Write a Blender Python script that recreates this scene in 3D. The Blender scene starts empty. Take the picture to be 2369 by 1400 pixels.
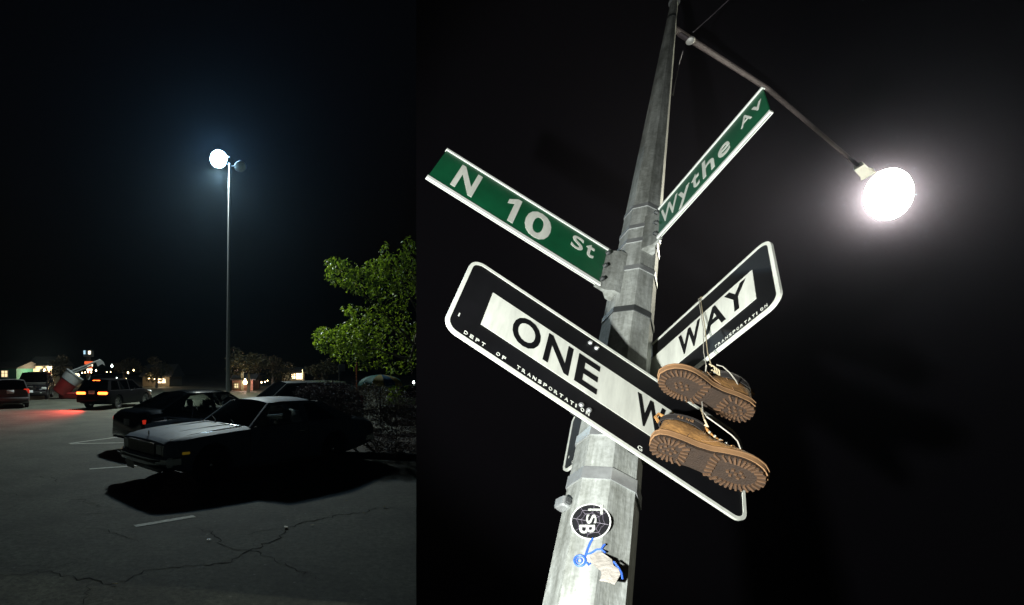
import bpy, bmesh, math, random
import numpy as np
from mathutils import Vector, Matrix

R = math.radians
random.seed(7); rng = np.random.default_rng(7)
sc = bpy.context.scene
C = sc.collection

# ------------------------------------------------------------------ camera
F, CX, CY, IW, IH, CAMZ = 1250.0, 720.0, 855.0, 2369.0, 1400.0, 1.95
cd = bpy.data.cameras.new('camera'); cam = bpy.data.objects.new('camera', cd); C.objects.link(cam)
cam.location = (0, 0, CAMZ); cam.rotation_euler = (R(90), 0, 0)
cd.sensor_width = 36; cd.lens = F / IW * 36
cd.shift_x = (IW / 2 - CX) / IW; cd.shift_y = (CY - IH / 2) / IW
cd.clip_start = 0.02; cd.clip_end = 2000
sc.camera = cam
# ------------------------------------------------------------------ world
w = bpy.data.worlds.new('World'); sc.world = w; w.use_nodes = True
wn = w.node_tree; bg = wn.nodes['Background']
sky = wn.nodes.new('ShaderNodeTexSky'); sky.sky_type = 'NISHITA'; sky.sun_disc = False
sky.sun_elevation = R(-4); sky.sun_rotation = R(200); sky.altitude = 0
wn.links.new(sky.outputs[0], bg.inputs[0]); bg.inputs[1].default_value = 0.065
sc.view_settings.view_transform = 'Standard'; sc.view_settings.look = 'None'
sc.view_settings.exposure = 0; sc.view_settings.gamma = 1
sc.cycles.use_denoising = True
sc.cycles.sample_clamp_indirect = 4
sc.cycles.max_bounces = 6; sc.cycles.volume_bounces = 0; sc.cycles.transparent_max_bounces = 16
# added spot standing in for the flash on the signs, left of the camera
fl = bpy.data.lights.new('flash', 'SPOT'); flo = bpy.data.objects.new('flash', fl); C.objects.link(flo)
fl.energy = 400; fl.color = (.98, 1, .96); fl.spot_size = R(66); fl.spot_blend = .45; fl.shadow_soft_size = .03
flo.location = (-.50, 0, CAMZ - .1)
flo.rotation_euler = (Vector((.66, .75, .17))).to_track_quat('-Z', 'Y').to_euler()

# ------------------------------------------------------------------ helpers
def at(px, py, y): return Vector(((px - CX) / F * y, y, CAMZ - (py - CY) / F * y))
def gr(px, py, z=0.0):
    y = (CAMZ - z) * F / (py - CY); return Vector(((px - CX) / F * y, y, z))

MATS = {}
def mat(name, col, rough=.6, metal=0., var=.15, scale=8., bump=0., emit=None, estr=0., spec=.5, coat=0., detail=4., col2=None, stretch=None):
    if name in MATS: return MATS[name]
    m = bpy.data.materials.new(name); m.use_nodes = True; MATS[name] = m
    t = m.node_tree; b = t.nodes['Principled BSDF']
    b.inputs['Roughness'].default_value = rough; b.inputs['Metallic'].default_value = metal
    b.inputs['Specular IOR Level'].default_value = spec; b.inputs['Coat Weight'].default_value = coat
    tc = t.nodes.new('ShaderNodeTexCoord'); mp = t.nodes.new('ShaderNodeMapping')
    t.links.new(tc.outputs['Object'], mp.inputs[0])
    if stretch: mp.inputs['Scale'].default_value = stretch
    n = t.nodes.new('ShaderNodeTexNoise'); n.inputs['Scale'].default_value = scale; n.inputs['Detail'].default_value = detail
    n.inputs['Roughness'].default_value = .65
    t.links.new(mp.outputs[0], n.inputs['Vector'])
    r = t.nodes.new('ShaderNodeValToRGB'); r.color_ramp.elements[0].position = .3; r.color_ramp.elements[1].position = .7
    c = np.array(col[:3]); a = c * (1 - var); e = np.minimum(c * (1 + var), 1) if col2 is None else np.array(col2)
    r.color_ramp.elements[0].color = (*a, 1); r.color_ramp.elements[1].color = (*e, 1)
    t.links.new(n.outputs['Fac'], r.inputs['Fac']); t.links.new(r.outputs[0], b.inputs['Base Color'])
    if bump:
        bp = t.nodes.new('ShaderNodeBump'); bp.inputs['Strength'].default_value = bump; bp.inputs['Distance'].default_value = .01
        n2 = t.nodes.new('ShaderNodeTexNoise'); n2.inputs['Scale'].default_value = scale * 6; n2.inputs['Detail'].default_value = 3
        t.links.new(mp.outputs[0], n2.inputs['Vector']); t.links.new(n2.outputs['Fac'], bp.inputs['Height']); t.links.new(bp.outputs[0], b.inputs['Normal'])
    if emit: b.inputs['Emission Color'].default_value = (*emit, 1); b.inputs['Emission Strength'].default_value = estr
    return m
def glass(name, tint=(.8, .85, .85), refl=1.0):
    if name in MATS: return MATS[name]
    m = bpy.data.materials.new(name); m.use_nodes = True; MATS[name] = m; t = m.node_tree; t.nodes.clear()
    o = t.nodes.new('ShaderNodeOutputMaterial'); mx = t.nodes.new('ShaderNodeMixShader'); fr = t.nodes.new('ShaderNodeFresnel'); fr.inputs[0].default_value = 1.45
    tr = t.nodes.new('ShaderNodeBsdfTransparent'); tr.inputs[0].default_value = (*tint, 1)
    gl = t.nodes.new('ShaderNodeBsdfGlossy'); gl.inputs['Roughness'].default_value = .03
    t.links.new(fr.outputs[0], mx.inputs[0]); t.links.new(tr.outputs[0], mx.inputs[1]); t.links.new(gl.outputs[0], mx.inputs[2]); t.links.new(mx.outputs[0], o.inputs[0])
    return m
def emis(name, col, s):
    if name in MATS: return MATS[name]
    m = bpy.data.materials.new(name); m.use_nodes = True; MATS[name] = m; t = m.node_tree; t.nodes.clear()
    o = t.nodes.new('ShaderNodeOutputMaterial'); e = t.nodes.new('ShaderNodeEmission'); e.inputs[0].default_value = (*col, 1); e.inputs[1].default_value = s
    t.links.new(e.outputs[0], o.inputs[0]); return m
def leafmat(name, col, col2, trans=.4, rough=.45):
    if name in MATS: return MATS[name]
    m = bpy.data.materials.new(name); m.use_nodes = True; MATS[name] = m; t = m.node_tree
    b = t.nodes['Principled BSDF']; b.inputs['Roughness'].default_value = rough; o = t.nodes['Material Output']
    g = t.nodes.new('ShaderNodeNewGeometry'); rp = t.nodes.new('ShaderNodeValToRGB')
    rp.color_ramp.elements[0].color = (*col, 1); rp.color_ramp.elements[1].color = (*col2, 1)
    t.links.new(g.outputs['Random Per Island'], rp.inputs[0]); t.links.new(rp.outputs[0], b.inputs['Base Color'])
    tl = t.nodes.new('ShaderNodeBsdfTranslucent'); t.links.new(rp.outputs[0], tl.inputs[0])
    mx = t.nodes.new('ShaderNodeMixShader'); mx.inputs[0].default_value = trans
    t.links.new(b.outputs[0], mx.inputs[1]); t.links.new(tl.outputs[0], mx.inputs[2]); t.links.new(mx.outputs[0], o.inputs[0]); return m

class MB:
    def __init__(s): s.v = []; s.f = []
    def add(s, vs, fs):
        o = len(s.v); s.v += [tuple(v) for v in vs]; s.f += [tuple(i + o for i in f) for f in fs]; return s
    def box(s, c, d, rot=None, taper=1.0):
        M_ = rot if rot is not None else Matrix.Identity(3); c = Vector(c); vs = []
        for z in (-.5, .5):
            k = taper if z > 0 else 1
            for x, y in ((-.5, -.5), (.5, -.5), (.5, .5), (-.5, .5)): vs.append(c + M_ @ Vector((x * d[0] * k, y * d[1] * k, z * d[2])))
        return s.add(vs, [(3, 2, 1, 0), (4, 5, 6, 7), (0, 1, 5, 4), (1, 2, 6, 5), (2, 3, 7, 6), (3, 0, 4, 7)])
    def rbox(s, c, d, b=.01, rot=None):      # box with chamfered vertical and horizontal edges
        M_ = rot if rot is not None else Matrix.Identity(3); c = Vector(c); hx, hy, hz = d[0] / 2, d[1] / 2, d[2] / 2; b = min(b, hx * .9, hy * .9, hz * .9)
        rings = []
        for z, i in ((-hz, b), (-hz + b, 0), (hz - b, 0), (hz, b)):
            a, e = hx - i, hy - i; q = b
            rings.append([(a, -e + q), (a, e - q), (a - q, e), (-a + q, e), (-a, e - q), (-a, -e + q), (-a + q, -e), (a - q, -e), z])
        vs = []; fs = []
        for r in rings: vs += [c + M_ @ Vector((x, y, r[8])) for x, y in r[:8]]
        for k in range(3):
            for j in range(8): fs.append((k * 8 + j, k * 8 + (j + 1) % 8, (k + 1) * 8 + (j + 1) % 8, (k + 1) * 8 + j))
        fs.append(tuple(range(7, -1, -1))); fs.append(tuple(range(24, 32))); return s.add(vs, fs)
    def tube(s, pts, r, n=8, cap=True):
        pts = [Vector(p) for p in pts]; rs = r if isinstance(r, (list, tuple)) else [r] * len(pts)
        up = None; rings = []
        for i, p in enumerate(pts):
            d = (pts[min(i + 1, len(pts) - 1)] - pts[max(i - 1, 0)]).normalized()
            if up is None: up = d.orthogonal().normalized()
            up = (up - d * up.dot(d)); up = up.normalized() if up.length > 1e-6 else d.orthogonal().normalized()
            b = d.cross(up); rings.append([p + (up * math.cos(a) + b * math.sin(a)) * rs[i] for a in [2 * math.pi * k / n for k in range(n)]])
        vs = [v for g in rings for v in g]; fs = []
        for i in range(len(pts) - 1):
            for k in range(n): fs.append((i * n + k, i * n + (k + 1) % n, (i + 1) * n + (k + 1) % n, (i + 1) * n + k))
        if cap: fs.append(tuple(range(n - 1, -1, -1))); fs.append(tuple(range((len(pts) - 1) * n, len(pts) * n)))
        return s.add(vs, fs)
    def lathe(s, prof, n=24, M_=None, closed=False):   # prof (r,h), axis z
        M_ = M_ or Matrix.Identity(4); vs = []; fs = []; m = len(prof)
        for k in range(n):
            a = 2 * math.pi * k / n
            for r_, h in prof: vs.append(M_ @ Vector((r_ * math.cos(a), r_ * math.sin(a), h)))
        for k in range(n):
            for j in range(m if closed else m - 1):
                j2 = (j + 1) % m; fs.append((k * m + j, ((k + 1) % n) * m + j, ((k + 1) % n) * m + j2, k * m + j2))
        if not closed:
            fs.append(tuple(k * m for k in range(n - 1, -1, -1))); fs.append(tuple(k * m + m - 1 for k in range(n)))
        return s.add(vs, fs)
    def prism(s, poly, fn0, fn1):            # poly 2-D points, two maps to 3-D
        n = len(poly); vs = [fn0(*p) for p in poly] + [fn1(*p) for p in poly]
        return s.add(vs, [tuple(range(n - 1, -1, -1)), tuple(range(n, 2 * n))] + [(i, (i + 1) % n, n + (i + 1) % n, n + i) for i in range(n)])
    def loft(s, rings):                       # closed rings, capped
        n = len(rings[0]); vs = [v for g in rings for v in g]; fs = []
        for i in range(len(rings) - 1):
            for k in range(n): fs.append((i * n + k, i * n + (k + 1) % n, (i + 1) * n + (k + 1) % n, (i + 1) * n + k))
        fs.append(tuple(range(n - 1, -1, -1))); fs.append(tuple(range((len(rings) - 1) * n, len(rings) * n))); return s.add(vs, fs)
    def shell(s, grid, off):                  # grid of points + thickness vector
        a = len(grid); b = len(grid[0]); off = Vector(off); vs = [Vector(p) for r_ in grid for p in r_]; vs += [v + off for v in vs]; N = a * b; fs = []
        for i in range(a - 1):
            for j in range(b - 1):
                q = (i * b + j, i * b + j + 1, (i + 1) * b + j + 1, (i + 1) * b + j); fs.append(q); fs.append(tuple(N + k for k in reversed(q)))
        bd = [j for j in range(b)] + [i * b + b - 1 for i in range(1, a)] + [(a - 1) * b + j for j in range(b - 2, -1, -1)] + [i * b for i in range(a - 2, 0, -1)]
        for k in range(len(bd)): p, q = bd[k], bd[(k + 1) % len(bd)]; fs.append((q, p, N + p, N + q))
        return s.add(vs, fs)
    def mesh(s, name, smooth=35):
        me = bpy.data.meshes.new(name); me.from_pydata(s.v, [], s.f); me.update()
        bm = bmesh.new(); bm.from_mesh(me); bmesh.ops.recalc_face_normals(bm, faces=bm.faces); bm.to_mesh(me); bm.free()
        if smooth:
            me.polygons.foreach_set('use_smooth', [True] * len(me.polygons)); me.set_sharp_from_angle(angle=R(smooth))
        return me
def obj(name, me, m, parent=None, M_=None, smooth=35):
    if isinstance(me, MB): me = me.mesh(name, smooth)
    o = bpy.data.objects.new(name, me); C.objects.link(o)
    if m is not None and not len(me.materials): me.materials.append(m)
    if parent: o.parent = parent
    if M_ is not None: o.matrix_local = M_
    return o
def tag(o, label=None, cat=None, group=None, kind=None):
    if label: o['label'] = label
    if cat: o['category'] = cat
    if group: o['group'] = group
    if kind: o['kind'] = kind
    return o
def thing(name, label, cat, M_=None, group=None):
    o = bpy.data.objects.new(name, None); C.objects.link(o); o.empty_display_size = .1
    if M_ is not None: o.matrix_world = M_
    return tag(o, label, cat, group)
GL = {}
def glyph(ch, off=0.0):
    if (ch, off) not in GL:
        c = bpy.data.curves.new('t', 'FONT'); c.body = ch; c.offset = off; c.resolution_u = 4; c.extrude = .002
        o = bpy.data.objects.new('t', c); C.objects.link(o); dg = bpy.context.evaluated_depsgraph_get()
        me = bpy.data.meshes.new_from_object(o.evaluated_get(dg)); v = np.array([x.co[:] for x in me.vertices]); fs = [tuple(p.vertices) for p in me.polygons]
        bpy.data.objects.remove(o); bpy.data.curves.remove(c); bpy.data.meshes.remove(me)
        v[:, 0] = (v[:, 0] - v[:, 0].min()) / (np.ptp(v[:, 0]) or 1); v[:, 1] = (v[:, 1] - v[:, 1].min()) / np.ptp(v[:, 1]); GL[(ch, off)] = (v, fs)
    return GL[(ch, off)]
GL[('1', 9)] = (np.array([(x, y, z) for z in (-.002, .002) for x, y in ((.52, 0), (1, 0), (1, 1), (.66, 1), (.0, .80), (.0, .62), (.52, .74))]),
    [tuple(range(6, -1, -1)), tuple(range(7, 14))] + [(i, (i + 1) % 7, 7 + (i + 1) % 7, 7 + i) for i in range(7)])
def letter(ch, s0, s1, z0, z1, m, parent, off=.0, y=-.0032, thick=.0008, fn=None):
    v, fs = glyph(ch, off); b = MB()
    zz = v[:, 2]; dep = y - thick * (zz > 0)
    P = [(s0 + a * (s1 - s0), d, z0 + h * (z1 - z0)) for (a, h), d in zip(v[:, :2], dep)]
    if fn: P = [fn(*p) for p in P]
    b.add(P, fs); return obj('letter', b, m, parent, smooth=0)

# ================================================================== GROUND
m_asph = mat('asphalt', (.050, .056, .042), .85, scale=.45, var=.42, detail=9)
t = m_asph.node_tree; bs = t.nodes['Principled BSDF']
tc = t.nodes.new('ShaderNodeTexCoord'); n1 = t.nodes.new('ShaderNodeTexNoise'); n1.inputs['Scale'].default_value = 15; n1.inputs['Detail'].default_value = 6; n1.inputs['Roughness'].default_value = .85
vo = t.nodes.new('ShaderNodeTexVoronoi'); vo.inputs['Scale'].default_value = 13
t.links.new(tc.outputs['Object'], n1.inputs['Vector']); t.links.new(tc.outputs['Object'], vo.inputs['Vector'])
rp = t.nodes.new('ShaderNodeValToRGB'); rp.color_ramp.elements[0].position = .38; rp.color_ramp.elements[0].color = (.25, .25, .25, 1); rp.color_ramp.elements[1].position = .64; rp.color_ramp.elements[1].color = (1.85, 1.85, 1.85, 1)
t.links.new(n1.outputs['Fac'], rp.inputs[0])
ns = t.nodes.new('ShaderNodeTexNoise'); ns.inputs['Scale'].default_value = 1.1; ns.inputs['Detail'].default_value = 7; ns.inputs['Roughness'].default_value = .7; t.links.new(tc.outputs['Object'], ns.inputs['Vector'])
rs_ = t.nodes.new('ShaderNodeValToRGB'); rs_.color_ramp.elements[0].position = .36; rs_.color_ramp.elements[0].color = (.5, .5, .5, 1); rs_.color_ramp.elements[1].position = .56; rs_.color_ramp.elements[1].color = (1.1, 1.1, 1.1, 1); t.links.new(ns.outputs['Fac'], rs_.inputs[0])
mu0 = t.nodes.new('ShaderNodeMix'); mu0.data_type = 'RGBA'; mu0.blend_type = 'MULTIPLY'; mu0.inputs[0].default_value = 1
mu = t.nodes.new('ShaderNodeMix'); mu.data_type = 'RGBA'; mu.blend_type = 'MULTIPLY'; mu.inputs[0].default_value = 1
src = bs.inputs['Base Color'].links[0].from_socket
t.links.new(src, mu0.inputs[6]); t.links.new(rs_.outputs[0], mu0.inputs[7]); t.links.new(mu0.outputs[2], mu.inputs[6]); t.links.new(rp.outputs[0], mu.inputs[7])
# sparse pale stone chips
vr = t.nodes.new('ShaderNodeValToRGB'); vr.color_ramp.elements[0].position = 0; vr.color_ramp.elements[0].color = (1, 1, 1, 1); vr.color_ramp.elements[1].position = .24; vr.color_ramp.elements[1].color = (0, 0, 0, 1)
t.links.new(vo.outputs['Distance'], vr.inputs[0])
cr = t.nodes.new('ShaderNodeMath'); cr.operation = 'GREATER_THAN'; cr.inputs[1].default_value = .96
sx = t.nodes.new('ShaderNodeSeparateColor'); t.links.new(vo.outputs['Color'], sx.inputs[0]); t.links.new(sx.outputs[0], cr.inputs[0])
mm = t.nodes.new('ShaderNodeMath'); mm.operation = 'MULTIPLY'; t.links.new(vr.outputs[0], mm.inputs[0]); t.links.new(cr.outputs[0], mm.inputs[1])
m2 = t.nodes.new('ShaderNodeMix'); m2.data_type = 'RGBA'; m2.inputs[7].default_value = (.22, .23, .21, 1)
t.links.new(mm.outputs[0], m2.inputs[0]); t.links.new(mu.outputs[2], m2.inputs[6]); t.links.new(m2.outputs[2], bs.inputs['Base Color'])
bp = t.nodes.new('ShaderNodeBump'); bp.inputs['Strength'].default_value = .7; bp.inputs['Distance'].default_value = .012
t.links.new(n1.outputs['Fac'], bp.inputs['Height']); t.links.new(bp.outputs[0], bs.inputs['Normal'])
g = MB(); g.add([(-160, -25, 0), (160, -25, 0), (160, 175, 0), (-160, 175, 0)], [(0, 1, 2, 3)])
ground = tag(obj('ground', g, m_asph, smooth=0), kind='structure')

m_crack = mat('crack_tar', (.006, .006, .006), .95, scale=20, spec=.1)
def crack(pix, w0, seed):
    r_ = random.Random(seed); P = [gr(*p, .004) for p in pix]; Q = []
    for a, b in zip(P[:-1], P[1:]):
        n = max(2, int((b - a).length / .06)); L = (b - a).length; nr = Vector((-(b - a).y, (b - a).x, 0)).normalized()
        for k in range(n):
            tt = k / n; Q.append(a.lerp(b, tt) + nr * (r_.gauss(0, .02) + .03 * math.sin(tt * 9 + seed) * (k > 0)))
    Q.append(P[-1]); b_ = MB(); vs = []
    for i, p in enumerate(Q):
        d = (Q[min(i + 1, len(Q) - 1)] - Q[max(i - 1, 0)]).normalized(); n_ = Vector((-d.y, d.x, 0))
        e = min(1, 6 * min(i, len(Q) - 1 - i) / len(Q) + .15); ww = .6 * w0 * e * (.3 + 1.2 * r_.random()); vs += [p + n_ * ww, p - n_ * ww * (.6 + .6 * r_.random())]
    b_.add(vs, [(2 * i, 2 * i + 1, 2 * i + 3, 2 * i + 2) for i in range(len(Q) - 1)])
    return tag(obj('crack', b_, m_crack, ground, smooth=0))
S4 = 980 / 2369
def c4(l): return [(x * S4, 1080 + y * S4) for x, y in l]
crack(c4([(-40, 608), (120, 602), (215, 575), (300, 592), (420, 618), (520, 630), (575, 657), (700, 645), (750, 605), (850, 575), (960, 562), (1080, 555), (1250, 540), (1330, 505), (1400, 468), (1500, 425), (1570, 395), (1600, 345), (1700, 310), (1800, 290), (1900, 265), (2010, 262), (2100, 228), (2220, 232), (2320, 255)]), .013, 1)
crack(c4([(225, 572), (330, 555), (390, 540), (425, 505)]), .006, 2)
crack(c4([(1050, 330), (1130, 350), (1200, 380), (1240, 432), (1310, 455), (1400, 468), (1460, 480), (1560, 535), (1620, 545), (1700, 590), (1790, 640)]), .009, 3)
crack(c4([(1300, 385), (1420, 372), (1500, 352), (1600, 342)]), .006, 4)
crack(c4([(190, 52), (290, 62), (340, 90)]), .012, 5)
crack(c4([(370, 180), (450, 182), (520, 210), (575, 225)]), .01, 6)
crack(c4([(400, 268), (560, 262), (690, 248)]), .009, 7)
crack(c4([(440, 345), (600, 352), (680, 385), (780, 425)]), .007, 8)
crack(c4([(0, 150), (120, 160), (260, 158)]), .01, 9)
crack(c4([(500, 655), (490, 720), (470, 774)]), .005, 10)
crack([(150, 1018), (320, 1000), (420, 1012)], .012, 11)

m_paint = mat('road_paint', (.55, .57, .52), .75, scale=14, var=.35, bump=.3, detail=8)
def stripe(a, b, wid, z=.006):
    p, q = gr(*a, z), gr(*b, z); d = (q - p).normalized(); n = Vector((-d.y, d.x, 0)); b_ = MB(); r_ = random.Random(int(a[0])); N = 28; vs = []
    for i in range(N + 1):
        c_ = p.lerp(q, i / N); vs += [c_ + n * (wid / 2 + r_.uniform(-.006, .004)), c_ - n * (wid / 2 + r_.uniform(-.006, .004))]
    b_.add(vs, [(2 * i, 2 * i + 1, 2 * i + 3, 2 * i + 2) for i in range(N)])
    return tag(obj('parking_line', b_, m_paint, smooth=0), kind='structure')
stripe((312, 1217), (450, 1194), .10)
stripe((207, 1085), (480, 1066), .10)
stripe((160, 1026), (420, 992), .10)
stripe((163, 1027), (520, 1019), .10, .010)

m_leafd = leafmat('dry_leaf', (.09, .07, .006), (.15, .12, .015), .2)
for px, py, s_ in ((662, 1220, .05), (890, 1173, .035), (802, 1159, .03), (484, 1249, .03), (266, 1351, .025), (842, 1187, .03), (723, 1215, .03)):
    p = gr(px, py, .012); b_ = MB(); a_ = random.random() * 6
    pts = [(1, 0), (.4, .35), (-.5, .42), (-1, 0), (-.5, -.4), (.4, -.3)]
    top = [Vector((x * math.cos(a_) - y * math.sin(a_), x * math.sin(a_) + y * math.cos(a_), .25 * abs(y) + .12 * x * x)) * s_ for x, y in pts]
    b_.add([p + v + Vector((0, 0, .004)) for v in top] + [p + v for v in top], [(0, 1, 2, 3), (0, 3, 4, 5), (9, 8, 7, 6), (11, 10, 9, 6)] + [(i, (i + 1) % 6, 6 + (i + 1) % 6, 6 + i) for i in range(6)])
    tag(obj('fallen_leaf', b_, m_leafd, smooth=0), 'small curled yellow leaf lying along a crack in the asphalt', 'leaf', 'leaves fallen on the asphalt')

# ================================================================== BACKDROP added behind the sign pole as night sky, catching the lamp's halo
m_backdrop = mat('sky_backdrop', (.0054, .0049, .0064), 1., scale=60, var=.12, spec=0., detail=8)  # purple tint colours the lamp's halo on the backdrop
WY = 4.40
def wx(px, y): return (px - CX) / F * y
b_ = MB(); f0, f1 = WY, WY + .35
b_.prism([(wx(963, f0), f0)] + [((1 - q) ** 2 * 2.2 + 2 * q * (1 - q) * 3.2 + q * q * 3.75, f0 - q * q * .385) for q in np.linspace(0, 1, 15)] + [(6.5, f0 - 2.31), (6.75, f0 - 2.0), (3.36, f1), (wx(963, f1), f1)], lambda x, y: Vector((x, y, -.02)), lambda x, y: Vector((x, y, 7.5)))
tag(obj('wall', b_, m_backdrop, smooth=25), kind='structure')  # added black backdrop, curved so the lamp's halo sits centred

# ================================================================== SIGN POLE RIG
RM = Matrix(((0.8449845, -0.3020644, 0.4413142), (-0.0285359, 0.7985670, 0.6012292), (-0.5340289, -0.5206227, 0.6661571)))
RT = Vector((0.0708057, 0.4063240, -1.1199135 + CAMZ))
RIG = Matrix.Translation(RT) @ RM.to_4x4()
R0, RK = .0830, .0113675
ZB = (-.25 - RT.z) / RM[2][2]; ZT = 5.44
def rad(z): return R0 - RK * z
m_pole = mat('galvanised_pole', (.26, .275, .262), .65, .1, var=.4, scale=18, bump=.2, stretch=(1, 1, .16), detail=12)
t = m_pole.node_tree; bs = t.nodes['Principled BSDF']; tc = t.nodes.new('ShaderNodeTexCoord'); src = bs.inputs['Base Color'].links[0].from_socket
for sc_n, st_, lo, p0_, p1_ in ((75, (1, 1, 1), .8, .36, .6), (7, (1, 1, .35), .68, .38, .55), (34, (1, 1, .05), .76, .40, .58)):
    mp = t.nodes.new('ShaderNodeMapping'); mp.inputs['Scale'].default_value = st_; t.links.new(tc.outputs['Object'], mp.inputs[0])
    nz = t.nodes.new('ShaderNodeTexNoise'); nz.inputs['Scale'].default_value = sc_n; nz.inputs['Detail'].default_value = 6; nz.inputs['Roughness'].default_value = .7; t.links.new(mp.outputs[0], nz.inputs['Vector'])
    rz = t.nodes.new('ShaderNodeValToRGB'); rz.color_ramp.elements[0].position = p0_; rz.color_ramp.elements[0].color = (lo, lo, lo * .97, 1); rz.color_ramp.elements[1].position = p1_; rz.color_ramp.elements[1].color = (1.12, 1.12, 1.12, 1); t.links.new(nz.outputs['Fac'], rz.inputs[0])
    mz = t.nodes.new('ShaderNodeMix'); mz.data_type = 'RGBA'; mz.blend_type = 'MULTIPLY'; mz.inputs[0].default_value = 1; t.links.new(src, mz.inputs[6]); t.links.new(rz.outputs[0], mz.inputs[7]); src = mz.outputs[2]
t.links.new(src, bs.inputs['Base Color'])
m_steel = mat('strap_steel', (.48, .5, .5), .35, .7, var=.2, scale=30)
m_dsteel = mat('dark_steel', (.06, .065, .065), .5, .4, var=.2, scale=30)
pole = thing('street_lamp', 'tall grey eight sided street lamp pole leaning back, carrying the street name signs', 'street lamp', RIG @ Matrix.Translation((0, 0, (0 - RT.z) / RM[2][2])))
PL = Matrix.Translation((0, 0, -(0 - RT.z) / RM[2][2]))
# octagon: vertex angles measured from the direction that faces the camera
axw = RM.col[2]; cpos = RT + RM @ Vector((0, 0, 1.3)) - Vector((0, 0, CAMZ)); vloc = RM.transposed() @ (-cpos)
a0 = math.atan2(vloc.y, vloc.x)      # model angle facing the camera
OA = [a0 + R(8 + 45 * k) for k in range(8)]
def oct_ring(z, k=1.0): return [Vector((math.cos(a), math.sin(a), 0)) * rad(z) * 1.03 * k + Vector((0, 0, z)) for a in OA]
b_ = MB(); b_.loft([oct_ring(z) for z in np.linspace(ZB, ZT, 24)]); obj('shaft', b_, m_pole, pole, PL, 20)
def z_at(py):
    k = (CY - py) / F; T = RT - Vector((0, 0, CAMZ)); return (k * T.y - T.z) / (axw.z - k * axw.y)
for py, hh, mt in ((507, .012, m_steel), (556, .012, m_steel), (590, .012, m_steel), (655, .012, m_steel), (753, .012, m_dsteel), (1040, .014, m_steel), (1140, .016, m_steel), (44, .03, m_dsteel)):
    z = z_at(py); b_ = MB(); b_.loft([oct_ring(z - hh, 1.045), oct_ring(z + hh, 1.045)]); obj('strap', b_, mt, pole, PL, 20)
b_ = MB(); b_.lathe([(.001, ZT + .05), (.02, ZT + .045), (.034, ZT + .02), (.034, ZT - .03), (.001, ZT - .03)], 12); obj('cap', b_, m_dsteel, pole, PL)
# footing
b_ = MB(); zf = (0 - RT.z) / RM[2][2]; b_.loft([oct_ring(zf - .1, 1.7), oct_ring(zf + .25, 1.6), oct_ring(zf + .3, 1.15)]); obj('base_collar', b_, m_pole, pole, PL)
# lamp arm
def on_plane(px, py, z):      # pixel -> rig coordinates on the level plane z of the rig
    d = Vector(((px - CX) / F, 1, (CY - py) / F)); T = RT - Vector((0, 0, CAMZ)); n = axw; P0 = T + n * z; tt = n.dot(P0) / n.dot(d)
    return RM.transposed() @ (d * tt - T)
m_arm = mat('arm_metal', (.075, .06, .066), .6, .2, var=.3, scale=14)
IRIG = RIG.inverted(); za = z_at(62); pa = Vector((0, 0, za)); pe = IRIG @ at(1990, 387, 3.70); pm = IRIG @ at(1778, 207, 3.66)
arm_pts = [pa, pa.lerp(pm, .4), pm + (pm - (pa + pe) / 2) * .0, pm.lerp(pe, .5) , pe]
b_ = MB(); b_.tube(arm_pts, [.019, .017, .015, .013, .011], 10); obj('arm', b_, m_arm, pole, PL)
lampc = IRIG @ at(2055, 450, 3.745)
dirl = (lampc - pe).normalized(); zl = Vector((0, 0, 1)); sd = dirl.cross(zl).normalized()
L4 = Matrix((dirl, sd, zl)).transposed().to_4x4()
m_house = mat('lamp_housing', (.55, .55, .52), .5, .2, var=.1)
# cobra head: neck box, housing shell above, glass bowl below
b_ = MB(); rings = []
for x, hw, z0, z1 in ((-.02, .028, -.03, .03), (.05, .03, -.034, .036), (.075, .042, -.038, .045)):
    rings.append([Vector((x, y, z)) for y, z in ((-hw, z0), (-hw * .8, z1 * .8), (0, z1), (hw * .8, z1 * .8), (hw, z0), (0, z0 - .001))])
b_.loft(rings); Mh = PL @ Matrix.Translation(pe) @ L4; obj('lamp_housing', b_, m_house, pole, Mh)
m_bulb = emis('lamp_glow', (1.0, .97, .78), 410)
b_ = MB(); b_.lathe([(math.sin(R(q)), -math.cos(R(q))) for q in range(0, 181, 10)][1:-1], 40, Matrix.Diagonal((.119, .175, .11, 1)))
lw = RIG @ lampc; ray = Vector((lw.x, lw.y, 0)).normalized(); Mray = Matrix((Vector((ray.y, -ray.x, 0)), Vector((0, 0, 1)), -ray)).transposed().to_4x4()
bo = obj('lamp_bowl', b_, m_bulb, pole, PL @ IRIG @ Matrix.Translation(lw) @ Mray)
# small stub with insulator, and bolts
p0 = on_plane(1571, 78, z_at(85)); p1 = on_plane(1592, 92, z_at(85)); b_ = MB(); b_.tube([p0, p1], .014, 8); obj('stub', b_, m_arm, pole, PL)
b_ = MB(); b_.lathe([(.001, -.02), (.02, -.015), (.024, 0), (.018, .02), (.001, .026)], 12, Matrix.Translation(on_plane(1597, 94, z_at(85)))); obj('insulator', b_, m_house, pole, PL)
# feed wires
m_wire = mat('black_wire', (.05, .045, .06), .5)
b_ = MB(); wl = [RIG @ on_plane(1604, 74, za), at(1650, 33, 3.8), at(1700, -14, 3.85), at(1800, -110, 3.9)]; b_.tube(wl, .0035, 6)
tag(obj('overhead_wire', b_, m_wire), 'thin dark wire running up from the street lamp arm', 'wire')
b_ = MB(); b_.tube([RIG @ on_plane(1580, 118, z_at(100)), at(1571, 150, 3.35), at(1562, 190, 3.1), RIG @ (Vector((0, 0, z_at(215))) + (RM.transposed() @ Vector((.05, -.01, -.02))))], .003, 6)
tag(obj('loose_cable', b_, m_wire), 'thin loose cable hanging beside the upper shaft of the street lamp', 'cable')

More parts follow.
